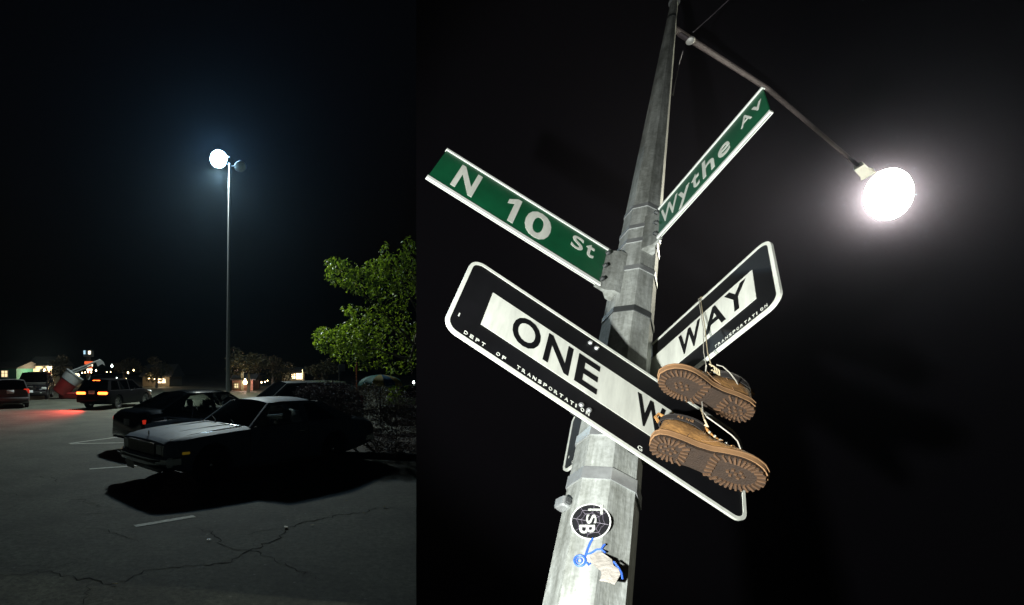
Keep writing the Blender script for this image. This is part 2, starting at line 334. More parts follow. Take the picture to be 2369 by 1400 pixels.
# ---- front-facet plane
za_, zb_ = z_at(1400), z_at(1100)
fa, fb = OA[0] - R(45), OA[0]            # the facet between these two vertices faces the camera
def facet_pt(px, py, lift=.0):
    A = RT + RM @ (Vector((math.cos(fa), math.sin(fa), 0)) * rad(za_) * 1.03 + Vector((0, 0, za_)))
    B = RT + RM @ (Vector((math.cos(fb), math.sin(fb), 0)) * rad(za_) * 1.03 + Vector((0, 0, za_)))
    D = RT + RM @ (Vector((math.cos(fa), math.sin(fa), 0)) * rad(zb_) * 1.03 + Vector((0, 0, zb_)))
    n = (B - A).cross(D - A).normalized(); o = Vector((0, 0, CAMZ))
    if n.dot(o - A) < 0: n = -n
    d = Vector(((px - CX) / F, 1, (CY - py) / F)); tt = n.dot(A - o) / n.dot(d); return o + d * tt + n * lift
FN = None
m_stk = mat('sticker_black', (.012, .012, .014), .35, var=.2); m_white = mat('print_white', (.72, .75, .7), .5, var=.08, scale=20)
m_blue = mat('blue_marker', (.03, .10, .45), .5, var=.25, scale=40); m_paper = mat('torn_paper', (.27, .25, .22), .8, var=.3, scale=25, bump=.3)
sc_, sr = (1367, 1208), 45
def disc(r0, lift0, lift1, n=32):
    b = MB(); pts = [(sc_[0] + r0 * 1.02 * math.cos(2 * math.pi * k / n), sc_[1] + r0 * .9 * math.sin(2 * math.pi * k / n)) for k in range(n)]
    return b.prism(pts, lambda x, y: facet_pt(x, y, lift0), lambda x, y: facet_pt(x, y, lift1))
base_p = facet_pt(*sc_)
st = thing('round_sticker', 'round black sticker with white rim and white letters, stuck on the pole shaft', 'sticker', Matrix.Translation(base_p))
IV = Matrix.Translation(-base_p)
obj('rim', disc(46, .0006, .0012), m_white, st, IV); obj('face', disc(43, .0014, .0019), m_stk, st, IV)
def fl_(lift): return lambda a, d, h: facet_pt(a, h, lift - d)
def sticker_letter(ch, cx_, cy_, wpx, hpx):      # letters read turned a quarter clockwise
    letter(ch, 0, 1, 0, 1, m_white, st, .02, 0, 0, fn=lambda a, d, h: IV @ facet_pt(cx_ + (h - .5) * hpx + 2 * (cy_ - 1208) * -.06, cy_ + (a - .5) * wpx, .0024))
sticker_letter('T', 1375, 1181, 22, 34); sticker_letter('S', 1368, 1203, 22, 24); sticker_letter('B', 1361, 1226, 20, 36)
m_web = mat('web_grey', (.16, .14, .18), .5)
b_ = MB()
for k in range(8):
    a = k * math.pi / 4 + .2; p_ = [facet_pt(sc_[0] + q * 42 * math.cos(a), sc_[1] + q * 38 * math.sin(a), .0021) for q in (.25, .6, 1)]; b_.tube(p_, .0004, 4)
    for q in (.55, .8):
        a2 = a + math.pi / 4; b_.tube([facet_pt(sc_[0] + q * 42 * math.cos(a), sc_[1] + q * 38 * math.sin(a), .0021), facet_pt(sc_[0] + q * .86 * 42 * math.cos((a + a2) / 2), sc_[1] + q * .86 * 38 * math.sin((a + a2) / 2), .0021), facet_pt(sc_[0] + q * 42 * math.cos(a2), sc_[1] + q * 38 * math.sin(a2), .0021)], .0004, 4)
obj('web_lines', b_, m_web, st, IV)
# blue scooter scribble
b0 = facet_pt(1345, 1320); gs = thing('scribble', 'blue marker scribble of a scooter on the pole shaft, below the round sticker', 'graffiti', Matrix.Translation(b0)); IV2 = Matrix.Translation(-b0)
def ink(pts, r_): b = MB(); b.tube([facet_pt(x, y, .0008) for x, y in pts], r_, 6); obj('ink_line', b, m_blue, gs, IV2)
def circ(x, y, a, n=18): return [(x + a * math.cos(2 * math.pi * k / n), y + a * .95 * math.sin(2 * math.pi * k / n)) for k in range(n + 1)]
ink(circ(1342, 1298, 13), .0022); ink(circ(1341, 1298, 6), .0014); ink([(1354, 1288), (1361, 1268), (1366, 1256), (1372, 1246)], .0022)
ink([(1357, 1283), (1368, 1280), (1380, 1272), (1391, 1271), (1401, 1279)], .0018); ink([(1392, 1270), (1397, 1262), (1400, 1260)], .0018); ink([(1358, 1302), (1362, 1308), (1366, 1304)], .002)
ink([(1420, 1300), (1431, 1314), (1438, 1326), (1440, 1340)], .0018)
pp = [(1364, 1288), (1372, 1281), (1394, 1280), (1408, 1290), (1416, 1296), (1420, 1310), (1432, 1318), (1436, 1332), (1428, 1350), (1424, 1358), (1408, 1352), (1388, 1348), (1392, 1336), (1392, 1324), (1380, 1314), (1370, 1304)]
b_ = MB(); rr = random.Random(4)
cc = (1404, 1318); lift = {i: .0012 + .006 * max(0, (p_[1] - 1300) / 60) ** 2 for i, p_ in enumerate(pp)}
top = [facet_pt(*p_, lift[i] + .001) for i, p_ in enumerate(pp)]; bot = [facet_pt(*p_, lift[i]) for i, p_ in enumerate(pp)]; n_ = len(pp)
b_.add(top + bot + [facet_pt(*cc, .003), facet_pt(*cc, .002)], [(i, (i + 1) % n_, 2 * n_) for i in range(n_)] + [(n_ + (i + 1) % n_, n_ + i, 2 * n_ + 1) for i in range(n_)] + [(i, n_ + i, n_ + (i + 1) % n_, (i + 1) % n_) for i in range(n_)])
tag(obj('torn_sticker', b_, m_paper, smooth=0), 'torn scrap of off white paper peeling from the pole shaft', 'sticker')
# strap buckle on the left of the lower band
bc = RIG @ (Vector((0, 0, z_at(1163)))) ; bp_ = at(1303, 1166, bc.y - .01)
bk = thing('strap_buckle', 'square steel clamp box fastened to the left side of the pole by a band', 'clamp', Matrix.Translation(bp_) @ RM.to_4x4())
b_ = MB(); b_.rbox((0, 0, 0), (.022, .03, .026), .003); obj('box', b_, m_steel, bk)
b_ = MB(); b_.rbox((0, -.017, .002), (.012, .006, .016), .002); obj('screw_lug', b_, m_dsteel, bk)
b_ = MB(); b_.rbox((.012, .004, .013), (.04, .008, .006), .001); obj('strap_end', b_, m_dsteel, bk)

# ---- signs
CN = {
 'n10': ((0.4327, 1.7232, 0.7006), (0.3411, 1.6011, 0.5664), (0.8413, 1.5801, 0.2439)),
 'ow1': ((0.3794, 1.2676, 0.2621), (0.2696, 1.1145, 0.0907), (0.9074, 1.1263, -0.328)),
 'wy': ((1.1375, 1.7624, 0.5254), (1.0502, 1.6332, 0.3962), (1.1381, 1.3359, 0.6342)),
 'ow2': ((0.8755, 1.8064, -0.1577), (0.7655, 1.6477, -0.3215), (0.9272, 1.0622, 0.1369))}
def sign_frame(k):
    TL, BL, BR = [Vector(p) + Vector((0, 0, CAMZ)) for p in CN[k]]; X = (BR - BL); L = X.length; X.normalize(); Z = (TL - BL); H = Z.length; Z = (Z - X * Z.dot(X)).normalized(); Y = Z.cross(X)
    return Matrix((X, Y, Z)).transposed().to_4x4(), BL, L, H
m_green = mat('sign_green', (.003, .08, .030), .45, var=.28, scale=9, detail=9); m_sblack = mat('sign_black', (.004, .004, .005), .55, var=.5, scale=6, detail=6, spec=.25)
m_cream = mat('sign_reflective', (.66, .68, .61), .5, var=.17, scale=13, stretch=(3, 1, .5), detail=10); m_sback = mat('sign_back', (.35, .36, .36), .5, .5)
def rrect(L, H, r_, ins=0., n=6):
    P = []
    for cx_, cz, a in ((L - r_, r_, -90), (L - r_, H - r_, 0), (r_, H - r_, 90), (r_, r_, 180)):
        for k in range(n + 1): q = R(a + 90 * k / n); P.append((cx_ + (r_ - ins) * math.cos(q), cz + (r_ - ins) * math.sin(q)))
    return P
def slab(poly, y0, y1): return MB().prism(poly, lambda x, z: Vector((x, y0, z)), lambda x, z: Vector((x, y1, z)))
def frame_ring(o_, i_, y0, y1):
    n = len(o_); b = MB(); vs = [Vector((x, y, z)) for P, y in ((o_, y0), (i_, y0), (o_, y1), (i_, y1)) for x, z in P]; fs = []
    for k in range(n):
        j = (k + 1) % n; fs += [(k, j, n + j, n + k), (2 * n + j, 2 * n + k, 3 * n + k, 3 * n + j), (k, 2 * n + k, 2 * n + j, j), (n + j, 3 * n + j, 3 * n + k, n + k)]
    return b.add(vs, fs)
def bracket(root, xs, H, sgn):       # cast bracket joining blade to pole: two bent plates
    b = MB(); poly = [(0, 0), (.03, -.004), (.05, -.018), (.075, -.02), (.085, -.012), (.085, .012), (.075, .02), (.05, .02), (.03, .006), (0, .006)]
    b.prism([(xs + sgn * x, y) for x, y in poly], lambda x, y: Vector((x, y, -.006)), lambda x, y: Vector((x, y, H + .006))); obj('bracket', b, m_pole, root)
    for z in (.03, H / 2, H - .03):
        b = MB(); b.lathe([(.001, -.012), (.006, -.01), (.007, 0), (.001, .002)], 8, Matrix.Translation((xs + sgn * .012, -.004, z)) @ Matrix.Rotation(R(90), 4, 'X').inverted()); obj('bolt', b, m_dsteel, root)
def street_blade(key, label, letters, br_end):
    Mf, BL, L, H = sign_frame(key); root = thing('street_name_sign', label, 'street sign', Matrix.Translation(BL) @ Mf, 'green street name signs on the pole')
    obj('panel', MB().rbox((L / 2, 0, H / 2), (L, .004, H), .0015), m_green, root, smooth=0)
    obj('edge_strip', MB().box((L / 2, -.001, .0065), (L + .004, .009, .013)), m_white, root, smooth=0)
    obj('edge_strip', MB().box((L / 2, -.001, H - .004), (L + .004, .009, .009)), m_white, root, smooth=0)
    for ch, s0, s1, z0, z1, of in letters: letter(ch, s0, s1, z0, z1, m_cream, root, of, y=-.0022)
    if br_end: bracket(root, L - .012, H, 1)
    else: bracket(root, .008, H, -1)
    return root
street_blade('n10', 'green street name blade reading N 10 St, bracketed to the pole', [('N', .068, .143, .038, .172, .03), ('1', .248, .288, .036, .172, 9), ('0', .318, .405, .034, .174, .025), ('S', .476, .517, .105, .172, .012), ('t', .526, .556, .105, .172, .012)], True)
street_blade('wy', 'green street name blade reading Wythe Av, pointing out towards the lamp', [('W', .010, .080, .060, .160, .012), ('y', .084, .128, .030, .135, .012), ('t', .137, .166, .055, .146, .012), ('h', .178, .220, .052, .165, .012), ('e', .234, .274, .055, .126, .012), ('A', .312, .346, .096, .156, .012), ('v', .350, .380, .096, .143, .012)], False)
def one_way(key, label, shift=0):
    Mf, BL, L, H = sign_frame(key); root = thing('one_way_sign', label, 'traffic sign', Matrix.Translation(BL) @ Mf, 'one way signs on the pole')
    rr_ = .034
    obj('panel', slab(rrect(L, H, rr_, .0005), -.001, .003), m_sblack, root, smooth=0)
    obj('border', frame_ring(rrect(L, H, rr_), rrect(L, H, rr_, .0085), -.0022, .0034), m_cream, root, smooth=0)
    obj('white_bar', slab([(.075, .070), (.708, .070), (.708, .184), (.075, .184)], -.0022, -.0012), m_cream, root, smooth=0)
    k = -.012 if key == 'ow1' else 0
    for ch, s0, s1 in (('O', .143, .214), ('N', .230, .296), ('E', .312, .370), ('W', .472, .548), ('A', .556, .622), ('Y', .618, .682)):
        o_ = .02
        if shift and s0 > .4: s0 += .012; s1 += .008
        letter(ch, s0, s1, .084, .172, m_sblack, root, o_, y=-.0026)
    x = .048
    def small(txt, x, pitch):
        for ch in txt: letter(ch, x, x + (.0085 if ch != 'I' else .003) * min(1, pitch / .013), .016, .0255, m_cream, root, .01, y=-.0012, thick=.0005); x += pitch
    small('DEPT', .048, .0145); small('OF', .129, .0145); small('TRANSPORTATION', .180 if not shift else .593, .01345 if not shift else .0100)
    letter('1', .022, .025, .052, .062, m_cream, root, 0, y=-.0012, thick=.0005); letter('G', .486, .497, .014, .026, m_cream, root, 0, y=-.0012, thick=.0005)
    for s_, z_ in ((.334, .228), (.352, .224), (.34, .03), (.36, .03)):
        b = MB(); b.lathe([(.001, -.005), (.004, -.0045), (.0055, -.002), (.0055, .004), (.001, .0045)], 8, Matrix.Translation((s_, -.002, z_)) @ Matrix.Rotation(R(-90), 4, 'X')); obj('rivet', b, m_steel, root)
    return root, Mf, BL, L, H
ow1 = one_way('ow1', 'black and white ONE WAY sign across the front of the pole, partly hidden by boots')
ow2 = one_way('ow2', 'black and white ONE WAY sign behind the pole, with bootlaces hung over its top edge', 1)
for s_ in (.35, .50):
    b = MB(); b.rbox((s_, .018, ow1[4] / 2), (.02, .03, ow1[4] * .8), .003); obj('bracket', b, m_dsteel, ow1[0])

# ---- boots
m_nub = mat('boot_nubuck', (.34, .17, .05), .85, var=.6, scale=17, bump=.18, detail=10); m_mid = mat('boot_midsole', (.24, .13, .058), .7, var=.15, scale=30)
m_sole = mat('boot_sole', (.026, .014, .007), .75, var=.25, scale=40, bump=.3); m_collar = mat('boot_collar', (.02, .016, .014), .8, var=.3, scale=40); m_lace = mat('boot_lace', (.42, .35, .22), .8, var=.2, scale=80)
m_lug = mat('boot_lug', (.085, .044, .020), .75, var=.3, scale=60)
BLn = .262
def half_w(x, side):     # sole outline, side +1 outer
    u = x / BLn
    pts = [(0, .0), (.012, .018), (.05, .030), (.12, .036), (.25, .036), (.38, .032), (.5, .034), (.62, .043), (.74, .049), (.84, .046), (.92, .036), (.97, .022), (1, 0.0)]
    xs, ys = zip(*pts); v = float(np.interp(u, xs, ys)); return v * (1.06 if side > 0 else .97)
def outline(k=1.0, n=28):
    us = [.5 - .5 * math.cos(math.pi * i / n) for i in range(n + 1)]
    P = [(u * BLn, half_w(u * BLn, 1)) for u in us] + [(u * BLn, -half_w(u * BLn, -1)) for u in us[-2:0:-1]]
    c_ = BLn / 2; return [(c_ + (x - c_) * k, y * (k if k < 1 else k)) for x, y in P]
def boot(label, px, py, depth, theta, phi, beta, k_=.8):
    v = Vector(((px - CX) / F, 1, (CY - py) / F)).normalized(); rt = v.cross(Vector((0, 0, 1))).normalized(); up = rt.cross(v)
    th = R(theta); inp = rt * math.cos(th) + up * math.sin(th); toe = (inp * math.cos(R(beta)) + v * math.sin(R(beta))).normalized()
    per = -rt * math.sin(th) + up * math.cos(th)
    if per.z < 0: per = -per
    zb = (per * math.sin(R(phi)) + v * math.cos(R(phi))); zb = (zb - toe * zb.dot(toe)).normalized(); yb = zb.cross(toe)
    Mr = Matrix((toe, yb, zb)).transposed().to_4x4(); root = thing('work_boot', label, 'boot', Matrix.Translation(at(px, py, depth)) @ Mr @ Matrix.Scale(k_, 4) @ Matrix.Translation((-BLn / 2, 0, 0)), 'boots hung by their laces')
    sole = obj('sole', MB().prism(outline(), lambda x, y: Vector((x, y, 0)), lambda x, y: Vector((x, y, .012))), m_sole, root, smooth=40)
    def arch(x): return 0
    obj('midsole', MB().prism(outline(1.03), lambda x, y: Vector((x, y, .0122)), lambda x, y: Vector((x, y, .030))), m_mid, root, smooth=40)
    obj('welt', MB().prism(outline(1.045), lambda x, y: Vector((x, y, .0302)), lambda x, y: Vector((x, y, .0345))), m_mid, root, smooth=40)
    # radial tread lugs
    def lug(x, y, dx, dy, ln, wd, h=.007):
        b = MB(); a = math.atan2(dy, dx); b.box((x, y, -h / 2 + .0005), (ln, wd, h), Matrix.Rotation(a, 3, 'Z') @ Matrix.Rotation(math.pi, 3, 'X'), .86); obj('lug', b, m_lug, sole)
    for x0, x1, cx_, n in ((.0, .088, .044, 20), (.135, BLn, .198, 28)):
        for k in range(n):
            a = 2 * math.pi * k / n + .1; d = Vector((math.cos(a), math.sin(a)))
            # march to the outline
            r_ = .005
            while r_ < .12:
                X = cx_ + d.x * (r_ + .001); Y = d.y * (r_ + .001)
                if X < x0 + .001 or X > x1 or (Y > half_w(X, 1) if Y > 0 else -Y > half_w(X, -1)): break
                r_ += .001
            ln = min(.020, r_ * .62); m_ = r_ - ln / 2 + .002
            lug(cx_ + d.x * m_, d.y * m_, d.x, d.y, ln, .0052)
        for i in range(-2, 3):
            for j in range(-1, 2):
                if (i + j) % 2 == 0: lug(cx_ + i * .0085, j * .0095, 1, .3 * i, .007, .006)
    # upper
    xs = np.linspace(.004, BLn - .004, 26); hp = [(0, .115), (.03, .128), (.07, .130), (.105, .124), (.125, .104), (.150, .090), (.18, .077), (.205, .068), (.23, .060), (.25, .048), (.262, .036)]
    hx, hz = zip(*hp); rings = []
    for x in xs:
        h = float(np.interp(x, hx, hz)); wl, wr = half_w(x, 1) * .97, half_w(x, -1) * .97; ring = []
        topw = np.interp(x, (0, .06, .11, .15, .262), (.75, .80, .62, .55, .6))
        for i in range(13):
            a = math.pi * i / 12; c_, s_ = math.cos(a), math.sin(a); ww = wl if c_ > 0 else wr
            k = 1 - (1 - topw) * s_ ** 1.5; zz = .033 + (h - .033) * s_ ** .62; ring.append(Vector((x + .006 * (zz / .12) * (1 if x < .06 else 0), ww * (abs(c_) ** .55) * (1 if c_ > 0 else -1) * k, zz)))
        rings.append(ring)
    up_ = obj('upper', MB().loft(rings), m_nub, root, smooth=50)
    # shaft collar, tongue, heel loop
    ring = [Vector((.058 + .050 * math.cos(a), .027 * math.sin(a), .131 + .006 * math.cos(a))) for a in [2 * math.pi * k / 24 for k in range(25)]]
    b = MB(); b.tube(ring, .0075, 8, False); obj('collar', b, m_collar, root)
    b = MB(); b.lathe([(1., .104), (.98, .127), (.92, .127), (.94, .104)], 32, Matrix.Translation((.057, 0, 0)) @ Matrix.Diagonal((.058, .0335, 1, 1)), True); cb = obj('cuff', b, m_collar, root)
    for q_, ch in enumerate('KING'): letter(ch, .036 + q_ * .0105, .036 + q_ * .0105 + (.003 if ch == 'I' else .008),   .110, .121, m_mid, cb, .01, y=-.0336)
    b = MB(); b.tube([Vector((.0, 0, .105)), Vector((-.012, 0, .125)), Vector((-.008, 0, .145)), Vector((.006, 0, .140))], .005, 6); obj('heel_loop', b, m_nub, root)
    gr_ = [[Vector((x, y, np.interp(x, hx, hz) + z + .004 - 9 * y * y)) for y in np.linspace(-.018, .018, 5)] for x, z in ((.098, .022), (.112, .010), (.13, .004), (.15, .003), (.175, .001))]
    obj('tongue', MB().shell(gr_, (0, 0, -.004)), m_nub, root)
    for i, x in enumerate((.118, .132, .146, .160, .173)):
        h = float(np.interp(x, hx, hz)) + .004
        b = MB(); b.tube([(x, -.023, h - .010), (x + .004, -.010, h + .001), (x + .006, .010, h + .001), (x + .012, .023, h - .010)], .0028, 6); obj('lace', b, m_lace, root)
        for sd_ in (-1, 1):
            b = MB(); b.lathe([(.0015, 0), (.0036, .001), (.0036, .002), (.0015, .003)], 10, Matrix.Translation((x, sd_ * .0235, h - .0095)) @ Matrix.Rotation(R(-40 * sd_), 4, 'X')); obj('eyelet', b, m_steel, root)
    for sd_ in (-1, 1):       # side seams of the quarter panels
        for pts_ in ([(.070, .034), (.078, .07), (.086, .10)], [(.020, .075), (.045, .066), (.074, .068)], [(.105, .045), (.13, .058), (.150, .076)]):
            b = MB(); b.tube([Vector((x_, sd_ * (half_w(x_, sd_) * .985) * (1 - .26 * (z_ - .033) / .09), z_)) for x_, z_ in pts_], .0014, 5); obj('seam', b, m_collar if pts_[0][0] == .02 else m_mid, up_)
    # stitched toe seam
    seam = [Vector((.188 - .018 * (abs(y) / .042) ** 2, y, .033 + (float(np.interp(.188, hx, hz)) - .031) * max(0, 1 - (abs(y) / .047) ** 3) ** .55)) for y in np.linspace(-.044, .044, 17)]
    b = MB(); b.tube(seam, .0016, 5); obj('seam', b, m_nub, up_)
    return root
b1 = boot('tan work boot hung lower, toe pointing away from the pole', 1632, 1070, 1.035, -19, 37, 5, .72)
b2 = boot('tan work boot hung above the other, heel pointing away from the pole', 1630, 917, 1.10, -28 + 180, 30, -18, .68)
# shared laces looped over the one way sign
m_lace2 = mat('lace_white', (.42, .40, .34), .8, var=.2, scale=60)
Mf2, BL2, L2, H2 = ow2[1:]
def s2w(s_, y, z): return BL2 + (Mf2 @ Vector((s_, y, z)).to_4d()).to_3d()
ls = thing('shoelaces', 'pale shoelaces looped over the one way sign, holding up the boots', 'shoelace', Matrix.Translation(s2w(.565, 0, H2)))
IVL = Matrix.Translation(-s2w(.565, 0, H2))
def lace(pts, r_, m_): b = MB(); b.tube(pts, r_ * .5, 6); obj('strand', b, m_, ls, IVL)
LK = 1
lace([s2w(.572, .006, H2 - .15), s2w(.567, .006, H2), s2w(.565, .002, H2 + .004), s2w(.562, -.006, H2), at(1631, 760, 1.24), at(1637, 815, 1.15), at(1646, 848, 1.09)], .0020, m_lace)
lace([s2w(.557, .006, H2 - .12), s2w(.560, .005, H2), s2w(.559, 0, H2 + .004), s2w(.557, -.006, H2), at(1627, 760, 1.24), at(1628, 815, 1.15), at(1634, 846, 1.09)], .0018, m_lace2)
lace([at(1658, 844, 1.09), at(1672, 848, 1.09), at(1688, 862, 1.09), at(1702, 880, 1.10), at(1712, 900, 1.12)], .0022, m_lace2)
lace([at(1634, 846, 1.10), at(1630, 880, 1.14), at(1624, 925, 1.12), at(1626, 952, 1.06), at(1636, 965, 1.03), at(1660, 982, 1.02), at(1692, 1006, 1.01), at(1706, 1020, 1.01), at(1713, 1038, 1.02)], .0024, m_lace2)
lace([at(1622, 945, 1.08), at(1630, 972, 1.02), at(1638, 988, 1.015), at(1630, 983, 1.02)], .003, m_lace)
for k in range(3): lace([at(1640 + 7 * k, 842 + 3 * k, 1.085), at(1652 + 6 * k, 848 + 5 * k, 1.08), at(1655 + 5 * k, 860 + 4 * k, 1.08), at(1646 + 6 * k, 856 + 4 * k, 1.09)], .0026, m_lace)
# ================================================================== CARS
m_glass = glass('car_glass', (.88, .91, .90)); m_dglass = glass('car_glass_dark', (.10, .11, .12))
m_rub = mat('tyre_rubber', (.012, .012, .012), .85, var=.2); m_rim = mat('rim_black', (.02, .02, .022), .35, .6); m_rims = mat('rim_silver', (.35, .36, .38), .3, .9)
m_chrome = mat('chrome', (.62, .64, .66), .16, 1., var=.05); m_trim = mat('black_trim', (.015, .015, .016), .5); m_int = mat('car_interior', (.035, .033, .03), .8, var=.2)
m_lens = mat('lamp_lens', (.55, .58, .58), .12, .3, var=.1, scale=40); m_amber = mat('amber_lens', (.55, .32, .02), .25, emit=(.9, .6, .05), estr=.06); m_red = mat('red_lens', (.35, .012, .008), .25)
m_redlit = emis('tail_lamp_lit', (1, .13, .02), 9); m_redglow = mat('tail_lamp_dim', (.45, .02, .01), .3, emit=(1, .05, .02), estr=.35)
m_plate = mat('plate_white', (.55, .57, .58), .5)
def smooth_interp(xs, ys, q):
    xs = np.array(xs); ys = np.array(ys); d = np.gradient(ys, xs); s_ = np.diff(ys) / np.diff(xs)
    for i in range(1, len(xs) - 1):
        d[i] = 0 if s_[i - 1] * s_[i] <= 0 else 2 * s_[i - 1] * s_[i] / (s_[i - 1] + s_[i])
    d[0] = s_[0]; d[-1] = s_[-1]; i = np.clip(np.searchsorted(xs, q) - 1, 0, len(xs) - 2); h = xs[i + 1] - xs[i]; t_ = (q - xs[i]) / h
    return (2 * t_**3 - 3 * t_**2 + 1) * ys[i] + (t_**3 - 2 * t_**2 + t_) * h * d[i] + (-2 * t_**3 + 3 * t_**2) * ys[i + 1] + (t_**3 - t_**2) * h * d[i + 1]
def boolean(o, cutters):
    bpy.context.view_layer.update()
    for c_ in cutters:
        md = o.modifiers.new('b', 'BOOLEAN'); md.object = c_; md.operation = 'DIFFERENCE'; md.solver = 'EXACT'
    dg = bpy.context.evaluated_depsgraph_get(); me = bpy.data.meshes.new_from_object(o.evaluated_get(dg)); o.modifiers.clear(); mats = list(o.data.materials); o.data = me
    if not len(me.materials):
        for m_ in mats: me.materials.append(m_)
    for c_ in cutters: bpy.data.objects.remove(c_)
    for p in me.polygons: p.material_index = 0; p.use_smooth = True
    me.set_sharp_from_angle(angle=R(32))
def make_car(name, label, loc, yaw, P, paint, group=None, cat='car'):
    root = thing(name, label, cat, Matrix.Translation((*loc, 0)) @ Matrix.Rotation(yaw, 4, 'Z'), group)
    ST = np.array(P['st']); q = np.unique(np.concatenate([np.linspace(ST[0, 0], ST[-1, 0], P.get('n', 34)), ST[:, 0]])); col = [smooth_interp(ST[:, 0], ST[:, k], q) for k in range(1, 7)]
    rings = []
    for i, x in enumerate(q):
        zb, zs, zt, wb, w_, wt = [c_[i] for c_ in col]; h = zs - zb
        half = [(wb * .6, zb), (wb, zb + .01), (w_ - .02, zb + .10 * h), (w_, zb + .35 * h), (w_ + .004, zb + .62 * h), (w_ - .004, zb + .88 * h), (w_ - .03, zs + .012), (wt, zs + (zt - zs) * .72), (wt * .93, zt - .008), (wt * .5, zt + .006), ]
        rings.append([Vector((x, y, z)) for y, z in half] + [Vector((x, 0, zt + .010))] + [Vector((x, -y, z)) for y, z in reversed(half)])
    body = obj('body', MB().loft(rings), paint, root, smooth=32)
    cut = []; wr = P['wr']
    for ax in P['axle']:
        for s_ in (-1, 1):
            b = MB(); b.lathe([(wr * P.get('archk', 1.16), -.14), (wr * P.get('archk', 1.16), .26)], 28, Matrix.Translation((ax, s_ * (P['tw'] + .02), wr)) @ Matrix.Rotation(R(-90 * s_), 4, 'X')); cut.append(obj('cut', b, None, root))
    G = P['gh']; zbelt, zroof, wbelt, wroof = G['zb'], G['zr'], G['wb'], G['wr']
    b = MB(); b.box(((G['A0'] + G['C0']) / 2 + .05, 0, zbelt - .15), (G['C0'] - G['A0'] - .15, 2 * wbelt - .10, .62)); cut.append(obj('cut', b, None, root))
    boolean(body, cut)
    if P.get('well', True):
        pass
    def yh(z): return wbelt + (wroof - wbelt) * (z - zbelt) / (zroof - zbelt)
    def side(poly, th=.04, sg=1, out=0.): return MB().prism(poly, lambda x, z: Vector((x, sg * (yh(z) + out), z)), lambda x, z: Vector((x, sg * (yh(z) + out - th), z)))
    # roof
    x0, x1 = G['A1'], G['C1']; cw = G.get('crown', .06); grid = []
    for i in range(13):
        u = i / 12; x = x0 + (x1 - x0) * u; dz = -.035 * (2 * u - 1) ** 4
        grid.append([Vector((x + .03 * (y_ * y_) * (-1 if u < .5 else .6) * abs(2 * u - 1) * -1, y_ * wroof, zroof + cw * (1 - abs(y_) ** 2.6) + dz)) for y_ in np.linspace(-1, 1, 15)])
    obj('roof', MB().shell(grid, (0, 0, -.035)), paint, root, smooth=40)
    # pillars
    pil = [[(G['A0'] - .03, zbelt - .03), (G['A0'] + .07, zbelt - .03), (x0 + .055, zroof - .02), (x0 - .02, zroof + .005)]] + G['pillars'] + [G['cp']] + [[(x0 - .01, zroof - .035), (x1 + .02, zroof - .035), (x1 + .02, zroof + .004), (x0 - .01, zroof + .004)]]
    for sg in (-1, 1):
        for k, pl in enumerate(pil): obj('pillar' if k < len(pil) - 1 else 'roof_rail', side(pl, .045, sg), P.get('pmat', [None] * 9)[k] or paint, root, smooth=30)
    # glazing
    def screen(xb, zb_, wb_, xt, zt_, wt_, bow):
        return [[Vector((xb + (xt - xb) * v + bow * (1 - y * y) * (1 - .4 * v), y * (wb_ + (wt_ - wb_) * v), zb_ + (zt_ - zb_) * v + (cw - .01) * v * (1 - abs(y) ** 2.6))) for y in np.linspace(-1, 1, 11)] for v in np.linspace(0, 1, 7)]
    gm = P.get('glass', m_glass)
    obj('windscreen', MB().shell(screen(G['A0'], zbelt, wbelt - .05, x0 + .01, zroof - .015, wroof - .03, -.10), (.004, 0, -.003)), gm, root, smooth=60)
    obj('rear_window', MB().shell(screen(G['C0'], G.get('zc', zbelt + .03), wbelt - .10, x1 - .01, zroof - .015, wroof - .04, .06), (-.004, 0, -.003)), gm, root, smooth=60)
    for sg in (-1, 1):
        for pl in G['win']: obj('side_window', side(pl, .004, sg, -.02), gm, root, smooth=0)
    # wheels
    for ax in P['axle']:
        for s_ in (-1, 1):
            Mw = Matrix.Translation((ax, s_ * P['tw'], wr)) @ Matrix.Rotation(R(-90 * s_), 4, 'X'); wd = P.get('wd', .10)
            wh = bpy.data.objects.new('wheel', None); C.objects.link(wh); wh.parent = root; wh.matrix_local = Mw; wh.empty_display_size = .1
            rr_ = wr * P.get('rimk', .64); b = MB(); b.lathe([(rr_, -wd), (wr * .93, -wd), (wr, -wd * .7), (wr, wd * .7), (wr * .93, wd), (rr_ * 1.05, wd * .95), (rr_, wd * .7)], 36, closed=True); obj('tyre', b, m_rub, wh)
            b = MB(); b.lathe([(.001, .02), (rr_ * .3, .03), (rr_ * .92, -.02), (rr_, wd * .75), (rr_ * 1.02, wd * .75), (rr_ * 1.02, -wd * .8), (.001, -wd * .8)], 36)
            for k in range(5):
                a = 2 * math.pi * k / 5 + .3
                b.box((math.cos(a) * rr_ * .52, math.sin(a) * rr_ * .52, .035), (rr_ * .9, rr_ * .2, .04), Matrix.Rotation(a, 3, 'Z'))
            obj('rim', b, P.get('rimmat', m_rim), wh)
            b = MB(); b.lathe([(.001, .07), (.03, .068), (.036, .05), (.036, .03)], 12); obj('hub_cap', b, m_chrome, wh)
    for sg in (-1, 1):      # mirrors
        mx, mz = G['A0'] + P.get('mir', .34), zbelt + .08
        b = MB(); b.rbox((mx, sg * (wbelt + .16), mz), (.07, .16, .10), .025); mo = obj('mirror', b, P.get('mirmat', paint), root)
        b = MB(); b.tube([(mx + .02, sg * (wbelt + .02), mz - .07), (mx + .01, sg * (wbelt + .10), mz - .03)], .013, 6); obj('mirror_stem', b, P.get('mirmat', m_trim), mo)
